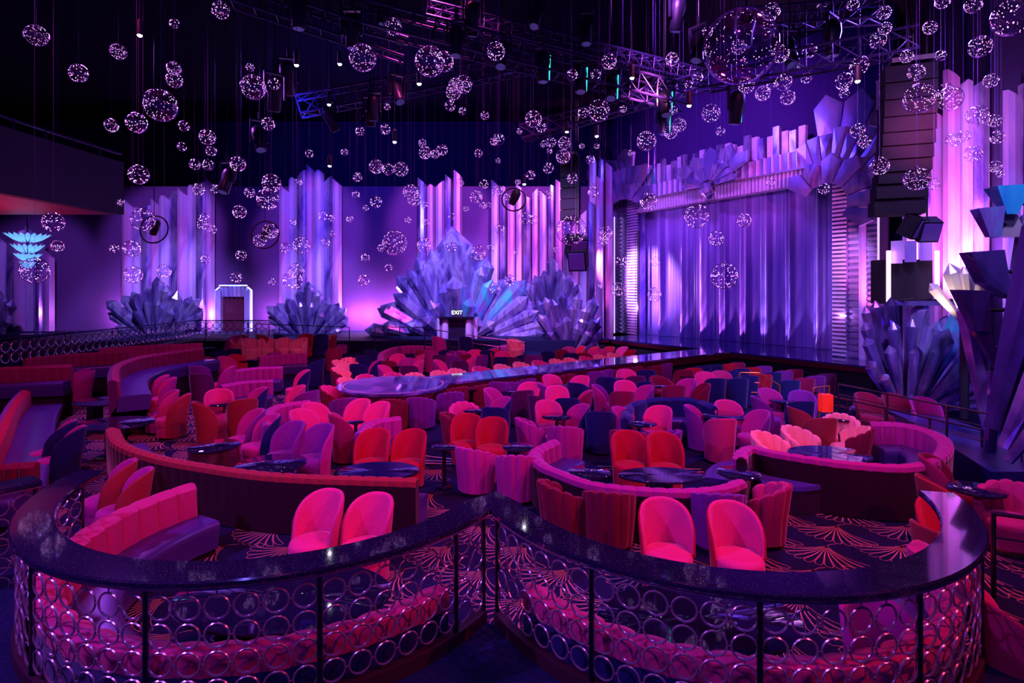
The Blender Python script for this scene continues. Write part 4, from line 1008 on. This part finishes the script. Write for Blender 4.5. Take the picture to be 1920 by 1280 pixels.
# blue leather bench seat in front of the right booth
b = [G(x, y, .05).xy for x, y in ((1430, 905), (1500, 913), (1560, 905), (1600, 893), (1622, 880), (1540, 874), (1440, 862), (1412, 880))]
bs = thing('curved_bench', 'blue-violet leather curved bench with patterned dark front panel', 'bench', (*b[1], FZ), 0, None, 1530); o = Vector(bs.location)
pts = [p - o.xy for p in resample(catmull(b + [b[0]], 6), .12)][:-1]
cx = sum((p for p in pts), Vector((0, 0))) / len(pts)
m = MB(); m.prism([cx + (p - cx) * 1.0 for p in pts], .38, .45); m.build('bench_seat', mat('leather_blue', (.07, .055, .36), .3, spec=.6), bs)
fm = mat('bench_front', (.02, .01, .04), .5)
m = MB(); m.prism([cx + (p - cx) * .97 for p in pts], 0, .38); m.build('front_panel', fm, bs)

# ------------------------------------------------------------------ tables
def table(px, py, wpx, label, style='round', zt=.33, sx=1.0, sy=1.0, lamp=False):
    c = G(px, py, zt); r = wpx / F * c.y / 2; h = zt - FZ
    t = thing({'round': 'cocktail_table', 'oval': 'oval_table', 'drum': 'drum_table'}[style], label, 'table', (c.x, c.y, FZ), 0, None, px)
    m = MB(); m.lathe([(r - .012, h - .035), (r, h - .03), (r, h - .008), (r - .01, h), (0, h)], 48, (0, 0, 0), 0, 1, sy); m.build('tabletop', marble, t, 40)
    m = MB(); m.lathe([(r - .004, h - .03), (r + .006, h - .028), (r + .006, h - .012), (r - .004, h - .01)], 48, (0, 0, 0), 0, 1, sy); m.build('metal_edge', metal_dark, t, 40)
    if style == 'drum':
        m = MB(); m.lathe([(r * .96, 0), (r * .96, h - .04)], 40); m.build('drum_body', mat('drum_copper', (.35, .12, .12), .25, .9), t, 40)
    elif style == 'oval':
        for sg in ((-1, 1) if r > .75 else (0,)):
            m = MB(); n = 24
            prof = []
            for k in range(n * 2): a = PI * k / n; q = .16 + .012 * (k % 2); prof.append((math.cos(a) * q + sg * r * .45, math.sin(a) * q * .9))
            m.prism(prof, .03, h - .035); m.build('fluted_pedestal', metal_dark, t)
        m = MB(); m.lathe([(r * .55, 0), (r * .55, .02), (r * .5, .035)], 40, (0, 0, 0), 0, 1, sy * .7); m.build('base_plate', metal_dark, t, 40)
    else:
        m = MB(); m.lathe([(.05, .03), (.035, .1), (.035, h - .1), (.09, h - .035)], 14); m.build('pedestal', metal_dark, t, 40)
        m = MB(); m.lathe([(min(.24, r * .7), 0), (min(.24, r * .7), .02), (.05, .04)], 24); m.build('base_plate', metal_dark, t, 40)
    return t
table(531, 1112, 400, 'large dark oval table inside the left ring-railed booth', 'oval', .30, sy=.62)
table(1310, 1155, 380, 'large dark oval table inside the right ring-railed booth', 'oval', .30, sy=.62)
table(204, 750, 116, 'upper of two oval black tables beside the red banquette', 'oval', sy=.85)
table(215, 792, 134, 'lower of two oval black tables beside the red banquette', 'oval', sy=.85)
table(402, 834, 90, 'copper drum table with blue gloss top behind the long booth', 'drum')
table(508, 868, 126, 'black round table nearest behind the long dark booth back', 'oval')
table(710, 881, 150, 'dark table in front of the two red chairs', 'oval', sy=.7)
table(667, 789, 30, 'small black table beside the magenta booth back')
table(833, 836, 46, 'small table with pink reflections beside the scalloped chair')
table(971, 836, 56, 'round blue-topped table between two scalloped chairs and red pair')
table(892, 768, 46, 'round blue-topped table in front of the pink shell chair')
table(956, 733, 38, 'small table with pale reflection left of centre')
table(1044, 779, 56, 'purple-topped table before the pink chair in the centre')
table(1050, 721, 34, 'small blue table between pink chairs near the runway')
table(1155, 708, 30, 'small table among chairs right of the runway middle')
table(1105, 883, 78, 'round black table at the left side of the middle booth')
table(1385, 884, 78, 'round black table on copper stem right of the middle booth')
table(1240, 889, 160, 'long glossy table reflecting the two red chairs', 'oval', .31, sy=.55)
table(1198, 791, 64, 'round table in front of the navy scalloped banquette')
table(1358, 778, 76, 'round table between the pink chair and the magenta back')
table(1467, 750, 46, 'small blue table right of centre on black stem')
table(1285, 704, 30, 'small table among red chairs near the stage')
table(1365, 710, 26, 'small table between the two navy chairs')
table(1246, 723, 38, 'small table with white reflection right of centre')
table(1555, 850, 148, 'large glossy oval table inside the right curved booth', 'oval', .31, sy=.75)
table(1576, 783, 46, 'small table beside the coral shell chair and handrail')
table(421, 755, 50, 'small dark table before the pink chair on the left')
table(465, 674, 40, 'small dark table beside the stepped magenta banquettes')
table(519, 660, 27, 'tiny dark table beside coral shell chairs')
table(310, 696, 52, 'small glossy table inside the large dark red booth')
table(165, 690, 60, 'small blue-topped table before the maroon banquettes')
table(402, 650, 40, 'pale reflecting table below the neon doorway')
table(746, 686, 24, 'tiny dark table among chairs beyond the runway')
table(1830, 915, 90, 'black table with magenta reflection beside right-edge shell chair', 'round')
for i, (x, y, lb) in enumerate([(708, 757, 'first'), (826, 737, ''), (884, 729, ''), (968, 720, ''), (1046, 709, ''), (660, 730, '')]):
    table(x, y, 20, 'little pale table tucked between shell chairs along the runway')
for x, y, lb in ((62, 643, 'left of two tall cocktail tables behind the ring railing'), (123, 638, 'right of two tall cocktail tables behind the ring railing')):
    p = P(x, y, 19.0 if x < 100 else 20.0); t = thing('high_table', lb, 'table', (p.x, p.y, BZ), 0, None, x)
    h = p.z - BZ + .15; h = max(.95, h)
    m = MB(); m.lathe([(.34, h - .03), (.35, h - .02), (.34, h)], 30); m.build('tabletop', marble, t, 40)
    m = MB(); m.tube((0, 0, .1), (0, 0, h - .03), .03, 8); m.build('pedestal', metal_dark, t, 40)
    m = MB(); m.lathe([(.24, 0), (.2, .05), (.08, .16), (.04, .2)], 24); m.build('bell_base', brass, t, 40)
# ------------------------------------------------------------------ glass balls with fairy lights on cables
def ico(r, sub=1):
    import bmesh
    bm = bmesh.new(); bmesh.ops.create_icosphere(bm, subdivisions=sub, radius=r); v = [tuple(x.co) for x in bm.verts]; f = [tuple(q.index for q in x.verts) for x in bm.faces]; bm.free(); return v, f
OV, OF = ([(1,0,0),(-1,0,0),(0,1,0),(0,-1,0),(0,0,1),(0,0,-1)], [(0,2,4),(2,1,4),(1,3,4),(3,0,4),(2,0,5),(1,2,5),(3,1,5),(0,3,5)])
m = MB(); m.lathe([(math.sin(PI * k / 24), -math.cos(PI * k / 24)) for k in range(1, 24)], 40); shell_me = m.mesh('globe', ball_glass, 80)
def dots(seed, n, big, pinkband):
    q = random.Random(seed); m = MB(); mi = 0
    for k in range(n):
        z = q.uniform(-.95, .95); a = q.uniform(0, 2 * PI); r = math.sqrt(1 - z * z) * .93; s = q.uniform(.6, 1.25) * big
        p = (r * math.cos(a), r * math.sin(a), z * .93); m.add([(p[0] + v_[0] * s, p[1] + v_[1] * s, p[2] + v_[2] * s) for v_ in OV], OF, 0)
    for k in range(pinkband):
        a = q.uniform(0, 2 * PI); z = q.gauss(0, .05); s = q.uniform(.5, 1.1) * big
        m.add([(.93 * math.cos(a) + v_[0] * s, .93 * math.sin(a) + v_[1] * s, z + v_[2] * s) for v_ in OV], OF, 1 if k % 2 else 0)
    return m.mesh('string_lights', [fairy, fairy_pink])
DOTS = {'s': [dots(k, 18, .05, 5) for k in range(3)], 'm': [dots(10 + k, 38, .032, 14) for k in range(3)], 'l': [dots(20 + k, 60, .021, 30) for k in range(3)], 'x': [dots(30, 70, .010, 40)]}
m = MB(); m.lathe([(.001, .0), (.10, .005), (.10, .05), (.05, .09), (.02, .13)], 12); cap_me = m.mesh('cap', metal_ring, 40)
m = MB(); m.tube((0, 0, 0), (0, 0, 1), .0022, 4); cable_me = m.mesh('cable', mat('cable_violet', (.10, .05, .30), .5, .3))
BALLS = [(68,66,46),(147,137,38),(222,97,32),(327,44,20),(414,19,36),(326,128,28),(327,150,32),(301,197,66),(209,235,28),(256,230,42),(345,236,22),(341,275,18),(389,257,32),(396,283,21),(365,308,22),(390,309,22),(260,327,40),(446,307,31),(469,126,17),(475,163,50),(514,157,23),(503,232,26),(509,343,37),(502,373,43),(268,412,46),(372,355,25),(403,354,18),(227,380,15),(468,361,21),(449,397,27),(383,410,21),(100,416,42),(580,288,16),(560,341,14),(605,404,19),(622,409,13),(549,417,13),
(65,507,55),(108,461,25),(247,466,34),(380,421,21),(398,430,18),(385,486,18),(250,515,35),(308,508,27),(215,466,19),(487,451,25),(507,433,30),(452,478,21),(443,520,22),(510,528,14),(565,460,34),(549,525,37),(556,508,30),(610,455,17),(535,465,20),(625,438,12),
(680,108,54),(738,50,34),(806,115,60),(832,115,40),(930,96,37),(869,158,35),(855,160,30),(850,173,30),(844,198,21),(867,208,15),(909,216,17),(726,200,13),(675,246,18),(722,242,21),(705,312,28),(728,317,23),(752,317,28),(670,332,18),(646,285,14),(792,268,16),(797,286,25),(816,289,17),(829,281,22),(897,287,16),(935,261,23),(926,265,16),(934,301,10),(1000,223,33),(1015,239,20),(974,246,12),(1073,140,22),(1117,139,20),(1142,115,30),(1260,111,27),(1237,157,18),(1123,207,42),(1093,212,20),(1168,204,15),(1263,207,16),(1212,264,38),(1274,234,27),(1258,248,26),(1058,268,25),(1033,266,20),(1020,270,14),(1030,283,11),(1056,293,28),(1028,315,21),(1091,274,11),(1119,274,11),(1183,287,12),(1107,299,18),(1073,334,21),(995,328,18),(971,341,11),(971,357,12),(907,345,18),(893,369,25),(932,357,21),(951,369,13),(1010,363,14),(1027,365,16),(905,385,13),(915,385,13),(874,391,11),(1112,360,21),(770,360,30),(777,372,28),(797,385,13),(667,365,15),(705,378,23),(686,390,12),(656,411,14),(765,412,13),(847,406,13),(798,416,16),(863,343,14),(1216,377,34),(1306,405,48),
(740,455,48),(714,465,14),(685,483,17),(729,501,15),(682,525,22),(795,459,27),(847,463,19),(897,474,28),(920,464,14),(956,526,22),(928,541,20),(967,473,9),(984,408,24),(1000,412,18),(937,429,18),(1071,432,57),(1135,437,28),(1131,451,20),(1044,467,12),(1229,490,18),(1165,490,22),(1158,542,26),(1227,552,27),(1125,537,10),
(1388,87,146),(1446,22,36),(1326,60,22),(1385,88,30),(1463,101,36),(1469,154,33),(1430,175,30),(1477,183,29),(1445,160,16),(1400,160,32),(1518,95,28),(1492,124,18),(1512,146,22),(1541,10,19),(1599,9,24),(1657,24,28),(1659,54,26),(1646,75,34),(1744,52,28),(1768,3,30),(1825,10,34),(1838,87,46),(1898,32,80),(1764,104,22),(1700,106,27),(1684,122,21),(1718,136,35),(1611,123,38),(1582,152,34),(1583,175,20),(1724,184,62),(1772,170,32),(1781,185,50),(1858,151,30),(1333,212,36),(1309,145,20),(1291,158,16),(1351,246,18),(1833,216,42),(1865,226,28),(1787,263,28),(1806,256,26),(1825,288,34),(1870,257,28),(1608,245,29),(1621,266,26),(1649,311,38),(1719,335,50),(1751,345,24),(1866,312,25),(1877,325,18),(1545,354,22),(1445,341,18),(1395,413,28),(1343,447,30),(1358,517,52)]
def bzone(x, y):
    if x > 1680: return 'before the right-hand mirrored wall'
    if x > 1400 and y < 200: return 'among the upper right cluster'
    if x > 1200 and y > 330: return 'in front of the stage curtain'
    if x > 1200 and y > 200: return 'above the stage arch'
    if x > 1200: return 'around the huge clear globe'
    if x > 1085 and y > 280: return 'beside the far arch column'
    if x > 985 and y < 300: return 'below the middle lighting truss'
    if y > 395 and x > 620: return 'over the giant crystal burst' if x < 925 else 'before the pilasters near the stage'
    if x > 870: return 'in the centre below the ceiling'
    if x > 630: return 'left of centre below the truss' if y < 250 else 'above the plain violet wall'
    if x > 480: return 'before the pilasters right of doorway'
    if y > 340: return 'before the pilasters left of doorway' if x > 180 else 'by the shell chandelier'
    return 'high beside the side balcony' if x < 290 else 'over the left booths'
OUT = []
first = None
for i, (x, y, dpx) in enumerate(BALLS):
    cls = .85 if dpx > 120 else (.62 if dpx > 70 else (.48 if dpx > 45 else (.42 if dpx > 33 else (.34 if dpx > 24 else (.27 if dpx > 17 else .22)))))
    th = math.hypot(x - 960, y - HY) / F; st_ = (1 + th * th) ** .25
    D = dpx / st_
    Y = cls * F / D
    Y = min(Y, 17.5)
    if x > 1600: Y = min(Y, 11.5)
    if (x, y) in ((228,380),): pass
    rr = D * Y / F / 2; c = P(x, y, Y)
    for (qx, qy, qz, qr) in OUT:          # keep the balls clear of one another
        if (c - Vector((qx, qy, qz))).length < rr + qr + .03:
            Y *= 1.10; rr = D * Y / F / 2; c = P(x, y, Y)
    OUT.append((c.x, c.y, c.z, rr))
    size = 'huge' if dpx > 120 else ('large' if dpx > 44 else ('medium' if dpx > 27 else ('small' if dpx > 17 else 'tiny')))
    lb = '%s sparkling glass ball hanging %s' % (size, bzone(x, y))
    me = DOTS['x'][0] if dpx > 120 else (DOTS['l'][i % 3] if dpx > 44 else (DOTS['m'][i % 3] if dpx > 24 else DOTS['s'][i % 3]))
    t = thing('glass_ball', lb, 'glass ball', c, R.uniform(0, 6), 'sparkling glass balls hanging from the ceiling', x)
    g = link('globe', shell_me, t); g.scale = (rr, rr, rr)
    d_ = link('string_lights', me, t); d_.scale = (rr, rr, rr)
    k_ = link('cap', cap_me, t); k_.location = (0, 0, rr * .985); k_.scale = (rr * .8, rr * .8, rr * .8)
    w_ = link('cable', cable_me, t); w_.location = (0, 0, rr * 1.05); w_.scale = (1, 1, 13.95 - c.z - rr)

# ------------------------------------------------------------------ lighting rig
def truss(label, a, b, s, px, n=None):
    a, b = Vector(a), Vector(b); d = b - a; L = d.length; d.normalize(); n = n or int(L / s)
    q = d.to_track_quat('X', 'Z'); t = thing('lighting_truss', label, 'lighting truss', a, 0, 'lighting trusses', px); h = s / 2
    ch_ = [(h, h), (-h, h), (-h, -h), (h, -h)]
    def pt(x, c): return q @ Vector((x, c[0], c[1]))
    m = MB()
    for c in ch_: m.tube(pt(0, c), pt(L, c), .035, 6)
    m.build('chord', truss_m, t)
    m = MB()
    for k in range(n):
        x0, x1 = L * k / n, L * (k + 1) / n
        for j in range(4):
            c0, c1 = ch_[j], ch_[(j + 1) % 4]
            m.tube(pt(x0, c0), pt(x1, c1), .018, 5); m.tube(pt(x0, c0), pt(x0, c1), .015, 5)
    m.build('web_bracing', truss_m, t)
    for k in (0.12, .5, .88):
        m = MB(); m.tube(pt(L * k, (0, h)), pt(L * k, (0, h)) + Vector((0, 0, 14 - a.z - (b.z - a.z) * k)), .012, 5); m.build('hanger', truss_m, t)
truss_m = mat('truss_metal', (.04, .03, .12), .45, .6)
truss('long blue-lit lighting truss crossing above the room centre', P(640, 20, 13.5), P(1290, 185, 15.8), .55, 960)
truss('thin lighting truss above the long central one', P(800, 20, 15.5), P(1330, 150, 17.5), .4, 1050)
truss('dark truss crossing behind the balls left of centre', P(560, 200, 19), P(1000, 118, 21), .6, 760)
truss('truss rising over the stage arch from the centre', P(980, 250, 19), P(1330, 150, 17), .45, 1150)
truss('dark truss crossing above the stage arch at upper right', P(1330, 150, 14.5), P(1720, 75, 12.5), .5, 1540)
truss('upper left ceiling truss near the top edge', P(440, -10, 14), P(760, 95, 15), .5, 560)
truss('short truss hanging at the top middle right', P(1380, 40, 16), P(1660, 20, 15), .5, 1500)
def fixture_mesh():
    b = MB(); b.lathe([(.11, -.30), (.13, -.28), (.13, .0), (.16, .12), (.15, .28), (.09, .36), (.001, .38)], 16); body = b.mesh('lamp_body', mat('fixture_black', (.012, .01, .03), .4, .0), 50)
    b = MB(); b.lathe([(.001, -.29), (.10, -.305)], 16); lens = b.mesh('lens', mat('dim_lens', (.1, .08, .3), .1, emit=(.25, .15, .9), estr=.12))
    b = MB(); b.box((-.19, 0, .2), (.03, .06, .5)); b.box((.19, 0, .2), (.03, .06, .5)); b.box((0, 0, .45), (.41, .08, .04)); b.tube((0, 0, .45), (0, 0, .65), .03, 6); yoke = b.mesh('yoke', mat('fixture_black', (.012, .01, .03), .4, .0))
    b = MB(); b.tube((.135, .0, -.25), (.155, 0, .28), .016, 5); edge = b.mesh('lit_edge', led_teal)
    return body, lens, yoke, edge
FX = fixture_mesh()
m = MB(); m.tube((0, 0, 0), (0, 0, 1), .012, 5); rod_me = m.mesh('hanging_rod', black)
def fixture(px, py, Y, tilt, rz, lb, edge=False, s=1.0):
    t = thing('stage_light', lb, 'stage light', P(px, py, Y), rz, 'moving-head lights on the rig', px); t.scale = (s, s, s)
    a = link('lamp_body', FX[0], t); a.rotation_euler = (tilt, 0, 0); l_ = link('lens', FX[1], a)
    link('yoke', FX[2], t); hr = link('hanging_rod', rod_me, t); hr.location = (0, 0, .6); hr.scale = (1, 1, (13.95 - t.location.z) / s - .6)
    if edge: link('lit_edge', FX[3], t)
for i, (x, y, Y) in enumerate([(855, 80, 14), (940, 105, 14.3), (1018, 128, 14.6), (1088, 150, 15), (1146, 165, 15.2), (1248, 195, 15.6), (1005, 30, 15), (1100, 60, 15.5), (660, 62, 13.5), (700, 205, 18), (1380, 205, 14), (1245, 230, 17)]):
    fixture(x, y, Y, R.uniform(-.4, .4), R.uniform(-.5, .5), 'black moving-head stage light with edge glow on the central truss' if 840 < x < 1260 and y > 70 else 'black moving-head stage light on the rig', x > 1000 and y > 100, 1.2)
for i, (x, y, Y) in enumerate([(620, 225, 19), (695, 215, 19), (745, 175, 18), (540, 150, 15), (515, 180, 14.5), (1480, 100, 14), (1560, 75, 13.5), (1655, 205, 13), (1400, 60, 15), (1270, 30, 15), (1310, 90, 15), (425, 340, 17), (486, 262, 17), (720, 15, 14), (885, 40, 14.5), (560, 25, 14)]):
    fixture(x, y, Y, R.uniform(-.6, .6), R.uniform(-1, 1), 'dark moving-head stage light hanging in shadow', False, 1.3)
# small bright pendant downlights
for (x, y, Y) in [(262,66,11),(556,122,12),(617,196,14),(740,266,14),(786,157,12),(1063,247,16),(1119,255,15),(1185,146,12),(1292,198,12),(1608,152,10.5),(983,345,17),(618,311,16),(637,120,13)]:
    c = P(x, y, Y); t = thing('pendant_spotlight', 'tiny bright white pendant spotlight glowing in the dark', 'spotlight', c, 0, 'bright white pendant spotlights', x)
    m = MB(); m.lathe([(.05, .0), (.055, .02), (.055, .28), (.02, .32)], 12); m.build('lamp_body', black, t, 40)
    m = MB(); m.lathe([(.001, -.035), (.03, -.028), (.045, -.005), (.045, .01)], 12); m.build('lamp_lens', lamp_white, t)
    m = MB(); m.tube((0, 0, .3), (0, 0, 13.95 - c.z), .004, 5); m.build('cable', metal_dark, t)
# hoop lights
for x, y, Y, r_ in ((289, 430, 17.5, 26), (497, 440, 17.5, 26), (963, 374, 17.5, 22)):
    c = P(x, y, Y); t = thing('hoop_spotlight', 'black spotlight hanging inside a thin black hoop', 'spotlight', c, 0, 'spotlights hung inside hoops', x); rr = r_ / F * Y
    m = MB(); m.torus((0, 0, 0), Vector((0, -1, .15)).to_track_quat('Z', 'Y'), rr, .025, 40, 6); m.build('hoop', black, t, 50)
    m = MB(); m.lathe([(.10, -.22), (.14, 0), (.14, .2), (.06, .3)], 14, (0, 0, .05)); o_ = m.build('lamp_body', black, t, 50); o_.rotation_euler = (.3, .45, 0)
    m = MB(); m.tube((0, 0, rr), (0, 0, 13.95 - c.z), .012, 5); m.build('hanging_pole', black, t)
# line-array loudspeakers
def line_array(label, x0, x1, ys, Y, px, curve=.03):
    t = thing('line_array_speaker', label, 'loudspeaker', P((x0 + x1) / 2, ys[0], Y), 0, None, px); o = Vector(t.location); w_ = (x1 - x0) / F * Y
    for k, (a, b) in enumerate(zip(ys[:-1], ys[1:])):
        z0 = P(0, b, Y).z - o.z; z1 = P(0, a, Y).z - o.z; hh = z1 - z0
        M = Matrix.Rotation(-.03 * k, 3, 'X') @ Matrix.Rotation(.0, 3, 'Z')
        m = MB(); m.box((0, .25 + curve * k * k * .15, (z0 + z1) / 2), (w_, .6, hh * .93), -.35, 0, None); m.build('speaker_cabinet', speaker_m, t)
    m = MB(); m.box((0, .2, .1), (w_ * .8, .6, .1), -.35); m.tube((0, .2, .1), (0, .2, 13.9 - o.z), .02, 5); m.build('rigging_frame', black, t)
line_array('tall black line-array loudspeaker right of the stage arch', 1674, 1758, [120, 152, 184, 216, 245, 270, 295, 318, 340, 368, 398], 12.2, 1716)
line_array('narrow dark line-array loudspeaker by the far arch column', 1054, 1088, [292, 312, 332, 352, 372, 392, 412], 24.5, 1070)
for (x, y, Y, lb, rz) in ((1712, 425, 12.6, 'left of two dark box loudspeakers under the array', .5), (1738, 430, 12.5, 'right of two dark box loudspeakers under the array', -.2), (1080, 462, 24, 'upper dark box loudspeaker beside the far arch', .2), (1084, 484, 24, 'lower tilted box loudspeaker beside the far arch', -.3)):
    t = thing('box_speaker', lb, 'loudspeaker', P(x, y, Y), rz, None, x); s = Y / 13
    M = Matrix.Rotation(.5, 3, 'X')
    m = MB(); m.box((0, 0, 0), (.42 * s, .36 * s, .5 * s), 0, 0, M); m.build('speaker_cabinet', speaker_m, t)
    m = MB(); m.box((0, -.19 * s, -.09 * s), (.36 * s, .02, .42 * s), 0, 0, M); m.build('grille', mat('grille_violet', (.06, .02, .2), .5), t)
    m = MB(); m.tube((0, 0, .2 * s), (0, 0, 13.95 - t.location.z), .02, 5); m.build('bracket', black, t)

# ------------------------------------------------------------------ uplights standing at the foot of the walls and bursts
upm = black
def uplight(px, py, Y, target, energy, color, spot=75, soft=.15):
    c = P(px, py, Y)
    light('uplight', 'SPOT', c, P(target[0], target[1], target[2]), energy * 4.0, color, soft, spot=spot, blend=.8)
VI = (.80, .22, 1.0); PK = (1.0, .20, .60); BL = (.30, .20, 1.0)
for x, c, e in ((20, VI, 1200), (80, VI, 1200), (255, VI, 1800), (315, (1, .25, .85), 2600), (375, PK, 2200), (540, VI, 1900), (580, (1, .3, .8), 3000), (620, PK, 2600), (800, PK, 4200), (845, PK, 4200), (935, PK, 3600), (985, (1, .35, .85), 5200), (1035, (1, .3, .75), 4600), (1095, PK, 3600)):
    uplight(x, 640, 31.7, (x, 380, 33.0), e, c, 80)
for x, e in ((215, 160), (400, 140), (505, 140), (660, 160), (690, 260), (740, 300), (770, 260)):
    c = P(x, 590, 32.4); light('wall_glow', 'POINT', c, None, e * .8, (.85, .30, 1.0), .2)
uplight(1640, 640, 19.6, (1640, 300, 21.4), 500, PK); uplight(1730, 600, 15.7, (1740, 300, 16.6), 350, (1, .3, .7))
uplight(1800, 600, 15.0, (1810, 300, 15.9), 900, (1, .25, .85)); uplight(1865, 600, 14.6, (1850, 250, 15.4), 600, (.8, .3, 1.0))
uplight(1780, 620, 12.2, (1775, 520, 12.6), 25, (1, .75, .7))
# crystals brightened from the front by added spots, stage side lights on the curtain
for x, y, Y, e, c in ((862, 540, 30, 19000, (.42, .28, 1.0)), (297, 590, 31, 11000, (.42, .30, 1.0)), (580, 590, 31, 11000, (.42, .30, 1.0)), (1070, 600, 28, 10000, (.46, .30, 1.0)), (1730, 640, 14.5, 7000, (.42, .30, 1.0)), (1860, 560, 10, 1500, (.3, .25, 1.0))):
    T = P(x, y, Y); light('crystal_fill', 'SPOT', (T.x * .6 - 2 + (3 if x > 1500 else 0), T.y - 9, 11.5), T, e, c, .3, spot=42, blend=.7)
light('cyan_spot', 'SPOT', (-9, 18, 11), P(915, 530, 29.5), 7000, (.05, .65, 1.0), .1, spot=10, blend=.6)
light('cyan_spot', 'SPOT', (-2, 8, 11), P(1792, 620, 14), 1200, (.05, .65, 1.0), .1, spot=9, blend=.6)
light('crystal_fill', 'SPOT', (4, 14, 9), P(980, 560, 30), 8000, (1, .2, .6), .3, spot=30, blend=.8)
cm = (CA + CB) / 2
for x, y, e, c in ((310, 440, 6000, (.50, .20, 1.0)), (585, 430, 6000, (.50, .20, 1.0)), (830, 400, 7000, (.75, .2, 1.0)), (1000, 430, 9500, (.90, .22, .95)), (60, 520, 4000, (.45, .2, 1.0))):
    T = P(x, y, 32.6); light('wall_fill', 'SPOT', (T.x * .75 + 1, 19, 12.5), T, e * 1.3, c, .3, spot=26, blend=.5)  # added spots that brighten the back wall and pilasters
for x, e in ((1640, 1800), (1810, 2600)):
    T = P(x, 330, 14.5); light('wall_fill', 'SPOT', (T.x - 6, 7, 9), T, e, (.75, .22, 1.0), .3, spot=40, blend=.7)  # same added fill on the right-hand wall
mid = cm + cn * 1.2
for k, sb in enumerate(bunch):
    c_ = (1.0, .36, .85) if k < 5 else (.75, .45, 1)
    for dd, up, en, sp in ((.85, 1.4, 200, 40), (.80, 3.4, 900, 20), (.9, 6.5, 1800, 13)):
        p = CA + cd * sb + cn * dd; q = CA + cd * sb + cn * .2
        light('footlight', 'SPOT', (p.x, p.y, ZS + .06), (q.x, q.y, ZS + up), en if k < 5 else en * .7, c_, .03, spot=sp, blend=.9)
for zz in (1.4, 3.2, 5.0):
    q = CA + cn * .95 + cd * .9; e_ = CB + cn * .35
    light('curtain_grazer', 'SPOT', (q.x, q.y, zz), (e_.x, e_.y, zz - .4), 1200, (1.0, .34, .85), .05, spot=34, blend=.8)
pL = CA + cn * 1.2 + cd * 1.0
light('curtain_side', 'SPOT', (pL.x + cn.x * .9, pL.y + cn.y * .9, 3.2), (CB.x, CB.y, 3.5), 420, (1.0, .45, 1.0), .1, spot=95, blend=.8)
light('curtain_top', 'AREA', (mid.x + cn.x * 6, mid.y + cn.y * 6, 11), (cm.x, cm.y, 3), 330, (.14, .08, 1.0), 3)
light('arch_wash', 'SPOT', (2, 12, 12), (10, 26, 9.2), 9500, (.74, .16, 1.0), .4, spot=44, blend=.7)
light('arch_header_fill', 'SPOT', (3, 13, 6), (9.8, 26, 8.4), 4500, (.75, .2, 1.0), .3, spot=36, blend=.8)  # added from the front to lift the dark header
light('far_corner_fill', 'SPOT', (1, 22, 6), (6.4, 32, 7.6), 2600, (.7, .25, 1.0), .2, spot=42, blend=.8)  # added to brighten the dark far corner fan
light('arch_pink', 'SPOT', (9, 9, 6), (9.5, 25, 8.8), 4200, (1.0, .12, .5), .3, spot=36, blend=.8)
for c_, e in ((PL, 90), (PR, 10)):
    q = c_ + pn * 5.0; light('column_fill_spot', 'SPOT', (q.x, q.y, 5.5), (c_.x, c_.y, 3.6), 8000 if c_ == PL else 900, (.80, .4, 1.0), .2, spot=44, blend=.7)  # spots added to brighten the columns
    light('column_fill', 'POINT', (c_.x + pn.x * .9 + pd.x * (.7 if c_ == PL else -.7), c_.y + pn.y * .9, 2.0), None, e, (.85, .35, 1.0), .1)  # unseen point lamps added close to the columns to brighten them

# ------------------------------------------------------------------ labels: say which one
WORDS = ['first', 'second', 'third', 'fourth', 'fifth', 'sixth', 'seventh', 'eighth', 'ninth', 'tenth', 'eleventh', 'twelfth', 'thirteenth', 'fourteenth', 'fifteenth', 'sixteenth', 'seventeenth', 'eighteenth', 'nineteenth', 'twentieth', 'twenty-first', 'twenty-second', 'twenty-third']
by = {}
for o, ph, px in LAB: by.setdefault(ph, []).append((px, o))
for ph, L in by.items():
    if len(L) < 2: continue
    L.sort(key=lambda q: q[0])
    for k, (px, o) in enumerate(L):
        o['label'] = ('%s, %s from left' % (ph, WORDS[k])) if not (len(L) == 2) else '%s, %s of two' % (ph, 'left' if k == 0 else 'right')
bad = [o['label'] for o, _, _ in LAB if not 4 <= len(o['label'].split()) <= 16]
if bad: print('LABEL LENGTH', len(bad), bad[:6])
